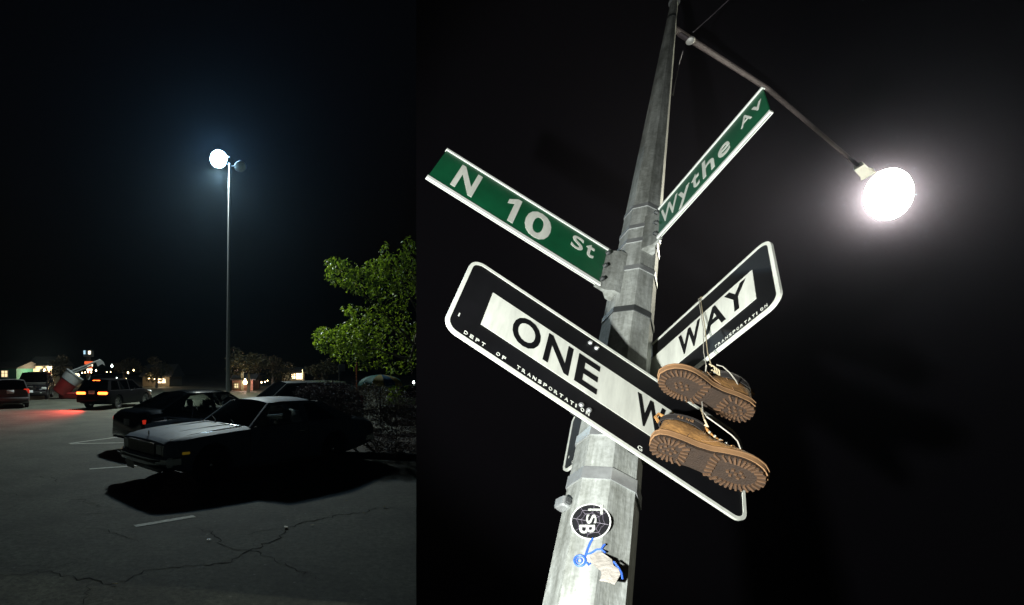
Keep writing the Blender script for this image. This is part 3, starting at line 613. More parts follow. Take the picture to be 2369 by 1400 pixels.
    if P.get('seats', True):
        sx_ = (G['A0'] + G['C0']) / 2 - .25
        for sg in (-1, 1):
            b = MB(); b.rbox((sx_ + .12, sg * .38, zbelt - .22), (.16, .48, .52), .06, Matrix.Rotation(R(12), 3, 'Y')); b.rbox((sx_ + .20, sg * .38, zbelt + .13), (.09, .24, .20), .04, Matrix.Rotation(R(12), 3, 'Y')); obj('seat', b, P.get('smat', m_int), root, smooth=50)
        b = MB(); b.rbox((sx_ + P.get('rsx', 1.05), 0, zbelt - .16 + P.get('rsz', 0)), (.18, 1.2, .42), .06, Matrix.Rotation(R(16), 3, 'Y')); obj('rear_seat', b, P.get('rmat', m_int), root, smooth=50)
        b = MB(); b.rbox((G['A0'] + .32, 0, zbelt - .08), (.40, 2 * wbelt - .14, .14), .05); obj('dashboard', b, P.get('dmat', m_int), root, smooth=50)
        sw = Matrix.Translation((G['A0'] + .62, -.38 * P.get('drv', 1), zbelt + .0)) @ Matrix.Rotation(R(65), 4, 'Y'); b = MB(); b.tube([sw @ Vector((.18 * math.cos(a), .18 * math.sin(a), 0)) for a in [2 * math.pi * k / 20 for k in range(21)]], .014, 6, False); obj('steering_wheel', b, m_trim, root)
    for nm, c_, d_, m_, bv in P.get('bits', []):
        if isinstance(c_[1], tuple):
            for y in c_[1]: b = MB(); b.rbox((c_[0], y, c_[2]), d_, bv); obj(nm, b, m_, root, smooth=45)
        else: b = MB(); b.rbox(c_, d_, bv); obj(nm, b, m_, root, smooth=45)
    return root
# ---- grey two-door coupe
NX, NY, NYAW = -2.3228, 8.4204, .7182
Ud = Vector((math.cos(NYAW), math.sin(NYAW))); Vd = Vector((-math.sin(NYAW), math.cos(NYAW)))
def lot(u, v): p = Vector((NX, NY)) + Ud * u + Vd * v; return (p.x, p.y)
m_nova = mat('coupe_paint', (.145, .195, .275), .55, .0, var=.10, scale=3, coat=.08, spec=.25)
NP = dict(n=44, wr=.335, axle=(.93, 3.75), tw=.76, archk=1.17,
 st=[(.10, .46, .70, .775, .70, .80, .77), (.20, .36, .75, .815, .74, .87, .80), (.55, .24, .81, .875, .76, .91, .80), (1.05, .20, .85, .915, .78, .92, .78), (1.72, .20, .885, .94, .78, .92, .78), (2.25, .20, .90, .925, .78, .92, .82), (3.3, .20, .915, .935, .78, .92, .82), (4.0, .22, .92, .975, .78, .915, .76), (4.5, .28, .88, .955, .76, .90, .74), (4.86, .38, .82, .905, .74, .86, .70), (4.95, .46, .76, .84, .70, .83, .68)],
 gh=dict(A0=1.70, A1=2.28, C1=3.42, C0=4.22, zb=.925, zr=1.325, wb=.83, wr=.65, crown=.07, zc=.965,
  pillars=[[(2.97, .90), (3.10, .90), (3.10, 1.30), (3.00, 1.30)]],
  cp=[(3.36, 1.30), (3.50, 1.318), (4.34, .955), (4.05, .90), (3.10, .90), (3.10, .945), (3.92, .955)],
  win=[[(1.80, .91), (2.98, .91), (3.0, 1.29), (2.33, 1.29)], [(3.09, .93), (3.93, .945), (3.40, 1.29), (3.09, 1.29)]]),
 mirmat=m_chrome, mir=.42, drv=1, smat=mat('brown_vinyl', (.11, .10, .085), .6), rsx=.92, rsz=.11, dmat=mat('sage_dash', (.2, .22, .19), .7), rmat=mat('pale_vinyl', (.42, .44, .42), .6, var=.1))
P_ = NP
nova = make_car('coupe_car', 'matte grey blue two door coupe parked by the purple bush', lot(0, .92), NYAW, NP, m_nova)
def npart(nm, b, m_, sm=40, par=None): return obj(nm, b, m_, par or nova, smooth=sm)
npart('grille', MB().rbox((.085, 0, .655), (.05, 1.02, .20), .01), m_trim)
m_mesh = mat('grille_mesh', (.6, .6, .54), .5, .5, var=.3, scale=90)
b = MB(); [b.box((.058, y, .655), (.008, .008, .19)) for y in np.linspace(-.49, .49, 30)]; [b.box((.056, 0, z), (.008, 1.0, .006)) for z in np.linspace(.575, .735, 8)]; npart('grille_bars', b, m_mesh, 0)
for sg in (-1, 1):
    hb = npart('headlight', MB().rbox((.105, sg * .655, .655), (.06, .24, .19), .012), m_chrome); npart('lens', MB().rbox((.075, sg * .655, .655), (.02, .205, .155), .01), m_lens, 40, hb)
    npart('side_marker', MB().rbox((.42, sg * .905, .60), (.13, .03, .04), .006), m_amber)
    npart('tail_light', MB().rbox((4.945, sg * .55, .66), (.04, .36, .12), .01), m_red)
    npart('door_handle', MB().rbox((2.85, sg * .925, .79), (.14, .03, .025), .008), m_chrome)
    npart('drip_rail', MB().tube([(1.72, sg * .845, .925), (2.28, sg * .655, 1.31), (2.5, sg * .648, 1.332), (3.30, sg * .648, 1.332)], .010, 6), m_chrome)
    npart('window_trim', MB().tube([(1.80, sg * .842, .935), (3.0, sg * .845, .945), (3.95, sg * .838, .955)], .009, 6), m_chrome)
    npart('door_gap', MB().box((1.66, sg * .921, .62), (.008, .012, .46)), m_trim, 0); npart('door_gap', MB().box((3.02, sg * .922, .64), (.008, .012, .50)), m_trim, 0)
    npart('rocker_trim', MB().rbox((2.33, sg * .905, .24), (1.9, .03, .03), .008), m_chrome)
def bumper(x, z, sgn, w2=.90):
    P = [(x + sgn * .10 * (y / w2) ** 4 * 1.0 + sgn * (.02 if abs(y) > .85 * w2 else 0), y) for y in np.linspace(-w2, w2, 19)]
    rings = [[Vector((px_ - sgn * .045, y, z - .075)), Vector((px_ - sgn * .06, y, z - .05)), Vector((px_ - sgn * .065, y, z + .045)), Vector((px_ - sgn * .035, y, z + .075)), Vector((px_ + sgn * .05, y, z + .075)), Vector((px_ + sgn * .05, y, z - .075))] for px_, y in P]
    b = MB(); b.loft(rings)
    for sg in (-1, 1): b.rbox((x + sgn * .20, sg * (w2 - .01), z), (.26, .03, .13), .02)
    return b
bf = npart('front_bumper', bumper(.02, .475, 1), m_chrome); npart('rub_strip', MB().box((-.045, 0, .478), (.012, 1.5, .03)), m_trim, 0, bf)
npart('valance', MB().rbox((.10, 0, .335), (.10, 1.36, .09), .03), mat('valance_paint', (.3, .32, .33), .4, .4))
npart('rear_bumper', bumper(4.99, .50, -1, .88), m_chrome)
npart('number_plate', MB().rbox((.0, .30, .34), (.012, .30, .15), .003), m_plate, 0)
oc = MB(); oc.tube([(.20, 0, .80), (.20, 0, .86)], .006, 6); oc.rbox((.20, 0, .875), (.012, .05, .06), .005); npart('hood_ornament', oc, m_chrome)
for sg in (-1, 1): npart('hood_gap', MB().tube([(.22, sg * .74, .812), (.6, sg * .745, .872), (1.1, sg * .735, .915), (1.62, sg * .72, .942)], .006, 5), m_trim)
for sg in (-1, 1): npart('hood_crease', MB().tube([(.30, sg * .30, .838), (.7, sg * .33, .893), (1.2, sg * .36, .933), (1.58, sg * .38, .950)], .010, 6), m_nova, 60)
for y0, y1 in ((-.42, .0), (.20, .60)): npart('wiper', MB().tube([(1.62, y0, .955), (1.66, y0 + .05, .985), (1.80, y1, 1.03)], .007, 6), m_trim)
npart('cowl', MB().rbox((1.62, 0, .935), (.16, 1.36, .025), .008), m_chrome)
npart('parcel_shelf', MB().rbox((3.92, 0, .945), (.46, 1.4, .04), .015), MATS['pale_vinyl'])
for sg in (-1, 1): npart('trim_panel', MB().rbox((3.45, sg * .76, .80), (.9, .03, .26), .012), MATS['pale_vinyl'])
npart('aerial', MB().tube([(1.45, .80, .92), (1.50, .82, 1.25)], .004, 5), m_chrome)
npart('rear_view_mirror', MB().rbox((2.20, 0, 1.24), (.02, .22, .06), .01), m_trim)

# ---- dark sedan beyond the coupe
m_navy = mat('navy_paint', (.012, .016, .024), .12, .2, var=.1, coat=.8)
def sedan_bits(L, W2, tail, head=m_lens, zt=.72, zh=.62, plate_r=True, plate_z=.70):
    B = [('headlight', (.16, (-W2 + .24, W2 - .24), zh), (.16, .30, .14), head, .03), ('grille', (.06, 0, zh - .02), (.05, .5, .15), m_trim, .02), ('front_bumper', (.07, 0, .40), (.14, 2 * W2 - .16, .22), m_trim, .05),
         ('tail_light', (L - .10, (-W2 + .24, W2 - .24), zt), (.16, .34, .14), tail, .03), ('rear_bumper', (L - .06, 0, .42), (.12, 2 * W2 - .12, .26), None, .06), ('door_handle', (2.25, (-W2 - .002, W2 + .002), .80), (.16, .03, .03), m_trim, .008), ('door_handle', (3.1, (-W2 - .002, W2 + .002), .82), (.16, .03, .03), m_trim, .008)]
    if plate_r: B.append(('number_plate', (L - .01, 0, plate_z), (.02, .30, .15), m_plate, .004))
    return B
def sedan(L=4.45, W2=.88, H=1.42, glass_=m_glass, tail=m_redglow, rim=m_rims, head=m_lens, zbelt=.93, zt=.74):
    k = L / 4.45; zr = H - .06
    B = sedan_bits(L, W2, tail, head, zt=zt)
    return dict(n=36, wr=.32, axle=(.80 * k, 3.50 * k), tw=W2 - .14, archk=1.14, rimmat=rim, glass=glass_, bits=B,
     st=[(.03, .34, .52, .60, .55, .62, .50), (.14, .24, .58, .68, .66, .80, .62), (.6 * k, .19, .72, .82, .74, W2 - .02, .70), (1.25 * k, .18, .80, .92, .76, W2, .72), (1.9 * k, .18, .88, .93, .76, W2, W2 - .09), (3.2 * k, .18, .92, .95, .76, W2, W2 - .09), (3.75 * k, .20, .93, 1.0, .74, W2, .72), (4.2 * k, .26, .90, .99, .70, W2 - .03, .66), (L - .04, .34, .80, .93, .66, W2 - .08, .60), (L, .40, .74, .86, .60, W2 - .14, .52)],
     gh=dict(A0=1.20 * k, A1=1.95 * k, C1=3.05 * k, C0=3.85 * k, zb=zbelt, zr=zr, wb=W2 - .09, wr=W2 - .30, crown=.06, zc=zbelt + .06,
      pillars=[[(2.42 * k, zbelt - .04), (2.52 * k, zbelt - .04), (2.50 * k, zr - .01), (2.42 * k, zr - .01)]],
      cp=[(3.0 * k, zr - .01), (3.14 * k, zr + .004), (3.95 * k, zbelt + .05), (3.70 * k, zbelt - .03), (3.35 * k, zbelt - .02), (3.46 * k, zbelt + .10)],
      win=[[(1.32 * k, zbelt - .02), (2.44 * k, zbelt - .02), (2.44 * k, zr - .03), (2.0 * k, zr - .03)], [(2.50 * k, zbelt - .02), (3.38 * k, zbelt - .02), (3.46 * k, zbelt + .1), (3.02 * k, zr - .03), (2.50 * k, zr - .03)]]))
def fixbits(P, paint):
    P['bits'] = [(n_, c_, d_, m_ or paint, bv) for n_, c_, d_, m_, bv in P['bits']]; return P
def put_rear(u, v): return lot(u, v)
BP = fixbits(sedan(), m_navy)
bx_, by_ = (lambda p: (p[0] + 4.45 * math.cos(NYAW + .06) - .88 * math.sin(NYAW + .06), p[1] + 4.45 * math.sin(NYAW + .06) + .88 * math.cos(NYAW + .06)))(lot(1.42, 3.85))
bmw = make_car('sedan_car', 'glossy black four door sedan parked tail out beyond the grey coupe', (bx_, by_), NYAW + .06 + math.pi, BP, m_navy)
m_badge = mat('window_sticker', (.7, .72, .68), .5, emit=(.8, .85, .75), estr=.0)

# ---- braking dark car with lit tail lamps
m_dark = mat('dark_grey_paint', (.005, .005, .006), .35, .0, coat=0., spec=.06)
def hatch(L=4.4, W2=.90, H=1.6, glass_=m_dglass, tail=m_redglow, head=m_lens, zt=.95, rim=m_rims):
    k = L / 4.4; zr = H - .06; zbelt = .60 * H + .03
    B = [('headlight', (.14, (-W2 + .22, W2 - .22), .74), (.16, .30, .16), head, .03), ('grille', (.05, 0, .70), (.05, .62, .22), m_trim, .02), ('front_bumper', (.06, 0, .44), (.14, 2 * W2 - .14, .26), m_trim, .05),
         ('tail_light', (L - .08, (-W2 + .17, W2 - .17), zt), (.14, .26, .24), tail, .03), ('rear_bumper', (L - .02, 0, .48), (.12, 2 * W2 - .12, .26), None, .06), ('number_plate', (L + .005, 0, .84), (.03, .32, .16), m_plate, .004), ('door_handle', (2.3, (-W2, W2), .88), (.16, .03, .03), m_trim, .008)]
    return dict(n=36, wr=.34, axle=(.82 * k, 3.45 * k), tw=W2 - .13, archk=1.14, rimmat=rim, glass=glass_, bits=B,
     st=[(.03, .36, .60, .70, .55, .64, .52), (.14, .26, .68, .80, .68, .82, .64), (.6 * k, .22, .82, .92, .76, W2 - .02, .72), (1.15 * k, .20, .90, 1.0, .78, W2, .74), (1.8 * k, .20, zbelt - .04, zbelt, .78, W2, W2 - .07), (3.4 * k, .20, zbelt - .03, zbelt + .01, .78, W2, W2 - .07), (4.1 * k, .26, zbelt - .02, zbelt + .02, .74, W2 - .02, W2 - .10), (L - .04, .36, zbelt - .06, zbelt + .01, .68, W2 - .07, W2 - .14), (L, .42, .85, .95, .62, W2 - .12, W2 - .2)],
     gh=dict(A0=1.15 * k, A1=1.85 * k, C1=3.95 * k, C0=4.28 * k, zb=zbelt, zr=zr, wb=W2 - .07, wr=W2 - .24, crown=.06, zc=zbelt + .03,
      pillars=[[(2.30 * k, zbelt - .04), (2.42 * k, zbelt - .04), (2.40 * k, zr - .01), (2.30 * k, zr - .01)], [(3.2 * k, zbelt - .04), (3.3 * k, zbelt - .04), (3.3 * k, zr - .01), (3.2 * k, zr - .01)]],
      cp=[(3.80 * k, zr - .01), (4.0 * k, zr + .004), (4.34 * k, zbelt), (4.05 * k, zbelt - .03)],
      win=[[(1.30 * k, zbelt - .02), (2.32 * k, zbelt - .02), (2.32 * k, zr - .03), (1.92 * k, zr - .03)], [(2.40 * k, zbelt - .02), (3.22 * k, zbelt - .02), (3.22 * k, zr - .03), (2.40 * k, zr - .03)], [(3.28 * k, zbelt - .02), (4.06 * k, zbelt - .02), (3.82 * k, zr - .03), (3.28 * k, zr - .03)]]))
def place(P, L, rear_px, rear_py, yaw):       # ground pixel under the rear centre -> front centre position
    p = gr(rear_px, rear_py); return (p.x - math.cos(yaw) * L, p.y - math.sin(yaw) * L)
BK = hatch(4.4, .90, 1.5, m_dglass, m_redlit, zt=.80); BK['bits'] = [(n_, c_, (.14, .50, .13) if n_ == 'tail_light' else d_, m_, v_) if n_ != 'tail_light' else (n_, (c_[0] + .05, (-.58, .58), .80), (.14, .50, .13), m_, v_) for n_, c_, d_, m_, v_ in BK['bits']]; BK['bits'].append(('brake_light', (4.0, 0, 1.40), (.05, .40, .05), m_redlit, .01)); fixbits(BK, m_dark)
yb_ = R(258); bx_, by_ = place(BK, 4.4, 212, 948, yb_)
brk = make_car('braking_car', 'dark hatchback with glowing brake lamps driving across the lot', (bx_, by_), yb_, BK, m_dark)
pr_ = gr(212, 948)
tl = bpy.data.lights.new('brake_glow', 'SPOT'); tlo = bpy.data.objects.new('brake_glow', tl); C.objects.link(tlo); tl.energy = 1300; tl.color = (1, .05, .03); tl.spot_size = R(125); tl.spot_blend = .6; tl.shadow_soft_size = .1
tlo.location = (pr_.x - .25, pr_.y - .3, .8); tlo.rotation_euler = (Vector((-.85, -.95, -.5))).to_track_quat('-Z', 'Y').to_euler()
# ---- silver people carrier seen from behind, black pickup facing the lot
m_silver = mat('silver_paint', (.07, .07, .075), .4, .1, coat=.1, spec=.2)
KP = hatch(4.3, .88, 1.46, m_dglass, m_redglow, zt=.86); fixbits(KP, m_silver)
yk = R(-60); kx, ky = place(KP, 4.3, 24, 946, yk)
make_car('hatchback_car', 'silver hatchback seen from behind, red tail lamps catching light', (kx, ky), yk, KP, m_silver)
m_black = mat('black_paint', (.012, .012, .014), .2, .2, coat=.6)
PP = hatch(4.8, .98, 1.80, m_glass, m_red, zt=.95)
PP['bits'] += [('grille_bar', (.02, tuple(np.linspace(-.5, .5, 6)), .86), (.04, .10, .10), m_chrome, .01), ('front_plate', (-.02, 0, .55), (.02, .32, .16), m_plate, .004), ('fog_light', (.0, (-.6, .6), .46), (.05, .12, .08), m_lens, .02)]
fixbits(PP, m_black); pp_ = gr(70, 926); yp = R(110)
make_car('sport_utility_vehicle', 'tall black utility vehicle with studded chrome grille facing the lot', (pp_.x, pp_.y), yp, PP, m_black)
# ---- grey crossover behind the sedan, and a car with a bright sunshade behind the bush
m_grey = mat('grey_paint', (.11, .13, .14), .3, .5, coat=.5)
CP = hatch(4.5, .90, 1.58, m_dglass, m_red); fixbits(CP, m_grey)
cf = at(530, 905, 18.0); make_car('crossover_car', 'dark grey crossover with tinted windows parked behind the purple bush', (cf.x, 17.0), R(22), CP, m_grey)
SP = sedan(4.4, .88, 1.36, m_glass, m_red); fixbits(SP, m_black)
sf = at(925, 905, 19.0); make_car('parked_car', 'low black car parked behind the purple bush, beside the patterned umbrella', (sf.x, 19.0), R(62), SP, m_black)
# patterned umbrella open behind the bush
m_teal = leafmat('cloth_teal', (.06, .30, .27), (.08, .36, .32), .6, .7); m_yel = leafmat('cloth_yellow', (.50, .44, .16), (.55, .48, .2), .6, .7); m_sblue = leafmat('cloth_blue', (.04, .18, .36), (.05, .22, .42), .6, .7)
UY = 17.6; uo = at(881, 880, UY); uz0, uz1 = at(881, 892, UY).z, at(881, 867, UY).z; ur = 53 * UY / F
um = thing('umbrella', 'open umbrella with teal, blue and yellow panels behind the purple bush', 'umbrella', Matrix.Translation((uo.x, UY, 0)))
for k in range(12):
    a0_, a1_ = 2 * math.pi * k / 12, 2 * math.pi * (k + 1) / 12; gd = []
    for i in range(9):
        q = R(90 * i / 8); rr_ = ur * math.sin(q); zz = uz0 + (uz1 - uz0) * math.cos(q)
        gd.append([Vector((rr_ * (1 - .05 * math.sin(math.pi * j / 4)) * math.cos(a0_ + (a1_ - a0_) * j / 4), rr_ * (1 - .05 * math.sin(math.pi * j / 4)) * math.sin(a0_ + (a1_ - a0_) * j / 4), zz)) if i else Vector((1e-4 * j, 1e-4 * (k + 1), uz1)) for j in range(5)])
    obj('canopy_panel', MB().shell(gd, (0, 0, -.003)), (m_teal, m_yel, m_sblue)[(0, 0, 1, 2, 1, 0, 0, 0, 1, 2, 1, 0)[k]], um, smooth=60)
    b = MB(); b.tube([Vector((ur * math.sin(R(q)) * math.cos(a0_), ur * math.sin(R(q)) * math.sin(a0_), uz0 + (uz1 - uz0) * math.cos(R(q)) - .012)) for q in range(5, 91, 17)], .005, 5); obj('rib', b, m_dsteel, um)
b = MB(); b.tube([(0, 0, 0), (0, 0, uz1 + .06)], .014, 8); obj('pole', b, m_dsteel, um)
b = MB(); b.lathe([(.25, 0), (.25, .05), (.05, .08), (.03, .16), (.001, .16)], 16); obj('foot', b, m_dsteel, um)

# ================================================================== LOT LAMP
D = 33.0
m_lpole = mat('lot_pole_paint', (.15, .17, .19), .45, .3, var=.1); lp = at(527, 912, D); lp.z = 0
ztop = at(531, 378, D).z
ll = thing('lot_lamp', 'tall slim parking lot lamp post with one lit head and one dark head', 'lamp post', Matrix.Translation(lp)); dxt = at(531, 378, D).x - lp.x
b = MB(); b.tube([(dxt * k, 0, ztop * k) for k in np.linspace(0, 1, 9)], [.13 - .065 * k for k in np.linspace(0, 1, 9)], 16); obj('shaft', b, m_lpole, ll)
b = MB(); b.lathe([(.22, 0), (.22, .05), (.16, .08), (.15, .3), (.001, .3)], 16); obj('base_flange', b, m_lpole, ll)
def head(px, py, lit, tilt):
    p = at(px, py, D) - lp; s_ = 1 if px > 531 else -1; hd = bpy.data.objects.new('lamp_head', None); C.objects.link(hd); hd.parent = ll; hd.matrix_local = Matrix.Translation(p) @ Matrix.Rotation(R(tilt), 4, 'X') @ Matrix.Rotation(R(-6 * s_), 4, 'Y')
    b = MB(); b.lathe([(.345, -.02), (.37, 0), (.36, .05), (.27, .10), (.25, .12), (.24, .30), (.20, .34), (.001, .35)], 28); obj('lamp_shade', b, m_lpole, hd)
    if lit:
        b = MB(); b.lathe([(.001, .40), (.22, .35), (.38, .24), (.47, .06), (.49, -.10), (.47, -.26), (.38, -.44), (.22, -.55), (.001, -.60)], 28); obj('lens', b, emis('lot_lamp_light', (.48, .76, 1.0), 360), hd); al = bpy.data.lights.new('lot_lamp_beam', 'AREA'); ao = bpy.data.objects.new('lot_lamp_beam', al); C.objects.link(ao); al.shape = 'DISK'; al.size = .7; al.energy = 3300; al.spread = R(142); al.color = (.94, 1.0, .86); ao.location = at(px, py, D) - Vector((0, 0, .78)); ao.rotation_euler = (R(-6), R(4), 0)  # glowing globe in the size of the lamp's glare, hiding the shade
    if not lit: b = MB(); b.lathe([(.34, .0), (.33, -.03), (.22, -.07), (.001, -.09)], 28); obj('lens', b, mat('lamp_glass_off', (.35, .42, .42), .2, .1, var=.3, scale=5), hd)
    b = MB(); q = Vector((dxt, 0, ztop - .12)) - p; b.tube([Vector((-s_ * .28, 0, .12)), Vector((q.x, q.y, .10))], .035, 8); obj('arm', b, m_lpole, hd)
head(506, 364, True, 8); head(556, 386, False, -38)

# ================================================================== VEGETATION
def leaves(pts, size, seed, droop=.5, asp=.5, spread=1.0):
    r_ = np.random.default_rng(seed); n = len(pts); P = np.array(pts)
    az = r_.uniform(0, 2 * np.pi, n); el = r_.normal(-droop, .45, n); d = np.stack([np.cos(az) * np.cos(el), np.sin(az) * np.cos(el), np.sin(el)], 1)
    sd = np.cross(d, np.array([0, 0, 1.0]) + r_.normal(0, .45, (n, 3))); sd /= np.linalg.norm(sd, axis=1)[:, None] + 1e-9; nn = np.cross(sd, d)
    s_ = size * r_.uniform(.45, 1.3, n)[:, None]; w_ = s_ * asp * .5; f_ = s_ * .10
    A = P; B1 = P + d * s_ * .35 + sd * w_ + nn * f_; B2 = P + d * s_ * .35 - sd * w_ + nn * f_; M1 = P + d * s_ * .4; C1 = P + d * s_ * .75 + sd * w_ * .65 + nn * f_ * .5; C2 = P + d * s_ * .75 - sd * w_ * .65 + nn * f_ * .5; E_ = P + d * s_ - nn * f_ * 1.2
    V = np.stack([A, B1, C1, E_, C2, B2, M1], 1).reshape(-1, 3); idx = np.arange(n) * 7
    b = MB(); b.v = V.tolist()
    b.f = [t_ for i in idx.tolist() for t_ in ((i, i + 1, i + 6), (i + 1, i + 2, i + 3, i + 6), (i, i + 6, i + 5), (i + 6, i + 3, i + 4, i + 5))]
    me = bpy.data.meshes.new('l'); me.from_pydata(b.v, [], b.f); me.update(); return me
def clusters(C_, rad_, n, seed, shell=.5):
    r_ = np.random.default_rng(seed); d = r_.normal(size=(n, 3)); d /= np.linalg.norm(d, axis=1)[:, None]; k = r_.uniform(0, 1, n) ** (1 / 3) * (1 - shell) + shell * r_.uniform(.7, 1.0, n)
    return np.array(C_) + d * k[:, None] * np.array(rad_)
m_bark = mat('bark', (.10, .085, .065), .9, var=.3, scale=14, bump=.5); m_leaf = leafmat('green_leaf', (.045, .095, .005), (.25, .36, .02), .5, .42)
def limb(root_, a, b_, r0, r1, seed, name='limb'):
    r_ = random.Random(seed); P = []
    for k in range(8):
        t_ = k / 7; P.append(Vector(a).lerp(Vector(b_), t_) + Vector((r_.gauss(0, .05), r_.gauss(0, .05), r_.gauss(0, .04) + .25 * math.sin(t_ * 3.1) * .5)) * (1 if 0 < k < 7 else 0))
    b = MB(); b.tube(P, [r0 + (r1 - r0) * k / 7 for k in range(8)], 7); obj(name, b, m_bark, root_); return P
TY = 27.0; tb = Vector((5.75, 27.4, 0))
tree = thing('tree', 'leafy green tree lit by the lot lamp, standing behind the purple bush', 'tree', Matrix.Translation(tb)); ITB = -tb
b = MB(); b.tube([(0, 0, -.1), (-.05, .02, 1.5), (-.15, 0, 3.0), (-.05, .1, 4.6), (.2, 0, 6.2), (.3, .2, 8.4)], [.22, .19, .16, .13, .09, .04], 10); obj('trunk', b, m_bark, tree)
def tp(px, py, dy=0.): return at(px, py, TY + dy) - tb
lobes = []   # pixel centre, radii px, depth offset, count
for px, py, rx, ry, dy, n in ((792, 632, 44, 34, 0, 330), (775, 612, 28, 20, .1, 110), (838, 650, 48, 34, .3, 360), (868, 628, 36, 34, -.2, 260), (890, 588, 14, 32, 0, 90), (905, 620, 36, 40, .2, 300), (943, 580, 18, 34, 0, 130), (945, 640, 34, 50, .4, 330), (900, 690, 58, 34, .5, 300), (835, 728, 30, 24, 0, 150), (868, 742, 36, 26, .3, 170), (915, 740, 44, 36, .8, 180), (805, 716, 18, 14, 0, 50),
  (765, 790, 42, 34, 0, 420), (748, 775, 26, 22, -.2, 140), (810, 775, 44, 34, .2, 430), (850, 790, 40, 40, .1, 420), (805, 815, 46, 26, .3, 260), (870, 830, 34, 22, .5, 130), (905, 790, 44, 40, .9, 170), (945, 800, 30, 50, 1.0, 150), (925, 850, 36, 18, .6, 90), (990, 640, 50, 90, .6, 500), (985, 790, 40, 70, .6, 300), (830, 845, 26, 12, .2, 50), (885, 665, 40, 20, 0, 150)):
    k = TY / F; lobes.append(clusters(tp(px, py, dy), (rx * k, 1.0, ry * k), int(n * 1.0), px + py, .4))
cm = leaves(np.concatenate(lobes), .20, 5, .55, .52); obj('crown', cm, m_leaf, tree)
for i, (sx_, sy_, ex, ey, r0) in enumerate(((960, 800, 800, 640, .035), (965, 720, 900, 600, .03), (950, 830, 770, 790, .032), (960, 850, 850, 800, .02), (965, 690, 945, 575, .025), (930, 800, 900, 740, .014), (940, 810, 925, 770, .012), (950, 840, 955, 872, .012), (925, 815, 895, 795, .012))):
    limb(tree, tp(sx_, sy_, .2), tp(ex, ey, .2), r0 * 1.8, .012, i, 'branch')
for i, (ex, ey) in enumerate(((960, 800), (965, 720), (950, 830))): limb(tree, Vector((-.1, .02, 2.6 + .9 * i)), tp(ex, ey, .2), .11, .062, 50 + i)

m_purp = leafmat('purple_leaf', (.028, .018, .021), (.085, .058, .06), .25, .65); m_olive = leafmat('olive_leaf', (.08, .08, .03), (.15, .13, .05), .3, .4)
bb = Vector((1.3, 12.6, 0)); bush = thing('barberry_bush', 'spreading purple leaved bush planted behind the grey coupe', 'bush', Matrix.Translation(bb))
L_ = []; L2_ = []
rb = np.random.default_rng(11)
for px, py, rx, ry, y, n in ((715, 905, 38, 18, 12.6, 500), (760, 905, 60, 26, 12.4, 900), (745, 930, 50, 26, 12.2, 700), (800, 925, 60, 40, 12.2, 1100), (850, 930, 55, 45, 12.0, 900), (900, 945, 60, 50, 11.9, 900), (945, 960, 50, 60, 11.9, 800), (860, 985, 70, 50, 12.0, 900), (930, 1020, 60, 50, 11.9, 700), (830, 960, 60, 40, 12.4, 700), (985, 980, 50, 80, 12.2, 500), (890, 1035, 50, 35, 12.0, 900), (940, 1050, 50, 30, 12.0, 900), (985, 1050, 40, 40, 12.1, 500), (900, 1000, 70, 40, 13.4, 900), (960, 1000, 60, 50, 13.4, 900)):
    k = y / F; L_.append(clusters(at(px, py, y) - bb, (rx * k, .5, ry * k), int(n * 1.7), px, .35))
for px, py, rx, ry, y, n in ((860, 905, 45, 20, 12.3, 450), (905, 925, 40, 30, 12.2, 250)):
    k = y / F; L2_.append(clusters(at(px, py, y) - bb, (rx * k, .45, ry * k), int(n * 1.5), px, .35))
# long whips of barberry
wb = MB(); wp = []
for i in range(110):
    x = rb.uniform(690, 960); y = rb.uniform(11.8, 12.8); a = at(x, 985, y) - bb; a.z = max(a.z, .2); top_ = at(x + rb.normal(0, 22), 885 + rb.uniform(-8, 45) + max(0, (x - 820)) * .08, y) - bb; m_ = (a + top_) / 2 + Vector((rb.normal(0, .08), rb.normal(0, .08), .1))
    wb.tube([a, m_, top_], [.006, .004, .002], 4)
    for t_ in np.linspace(.3, 1, 10): wp.append(m_.lerp(top_, t_) + Vector(rb.normal(0, .02, 3)))
for i in range(14):
    x = .9 + .2 * rb.normal(); wb.tube([Vector((rb.normal(0, .5), rb.normal(0, .2), -.02)), Vector((rb.normal(0, .7), rb.normal(0, .3), .6)), Vector((rb.normal(0, 1.0), rb.normal(0, .3), 1.2))], [.018, .012, .005], 5)
obj('stems', wb, m_bark, bush); L_.append(np.array([tuple(v) for v in wp]))
obj('foliage', leaves(np.concatenate(L_), .042, 21, .0, .55), m_purp, bush); obj('foliage', leaves(np.concatenate(L2_), .045, 22, .0, .55), m_olive, bush)
# a green sprig that grows up through the bush
sp0 = at(915, 990, 11.5); sg_ = thing('sapling', 'small bright green sapling sprouting through the purple bush', 'sapling', Matrix.Translation((sp0.x, 11.5, 0)))
gx = Vector((sp0.x, 11.5, 0)); b = MB(); b.tube([(0, 0, -.02), (.02, 0, .6), (-.01, .02, 1.1), at(915, 905, 11.5) - gx], [.012, .01, .007, .003], 6); obj('stem', b, m_bark, sg_)
obj('leaf_cluster', leaves(np.concatenate([clusters(at(915, 905, 11.45) - gx, (.14, .12, .14), 45, 3), clusters(at(905, 918, 11.45) - gx, (.1, .1, .06), 16, 4)]), .075, 8, .3, .6), m_leaf, sg_)
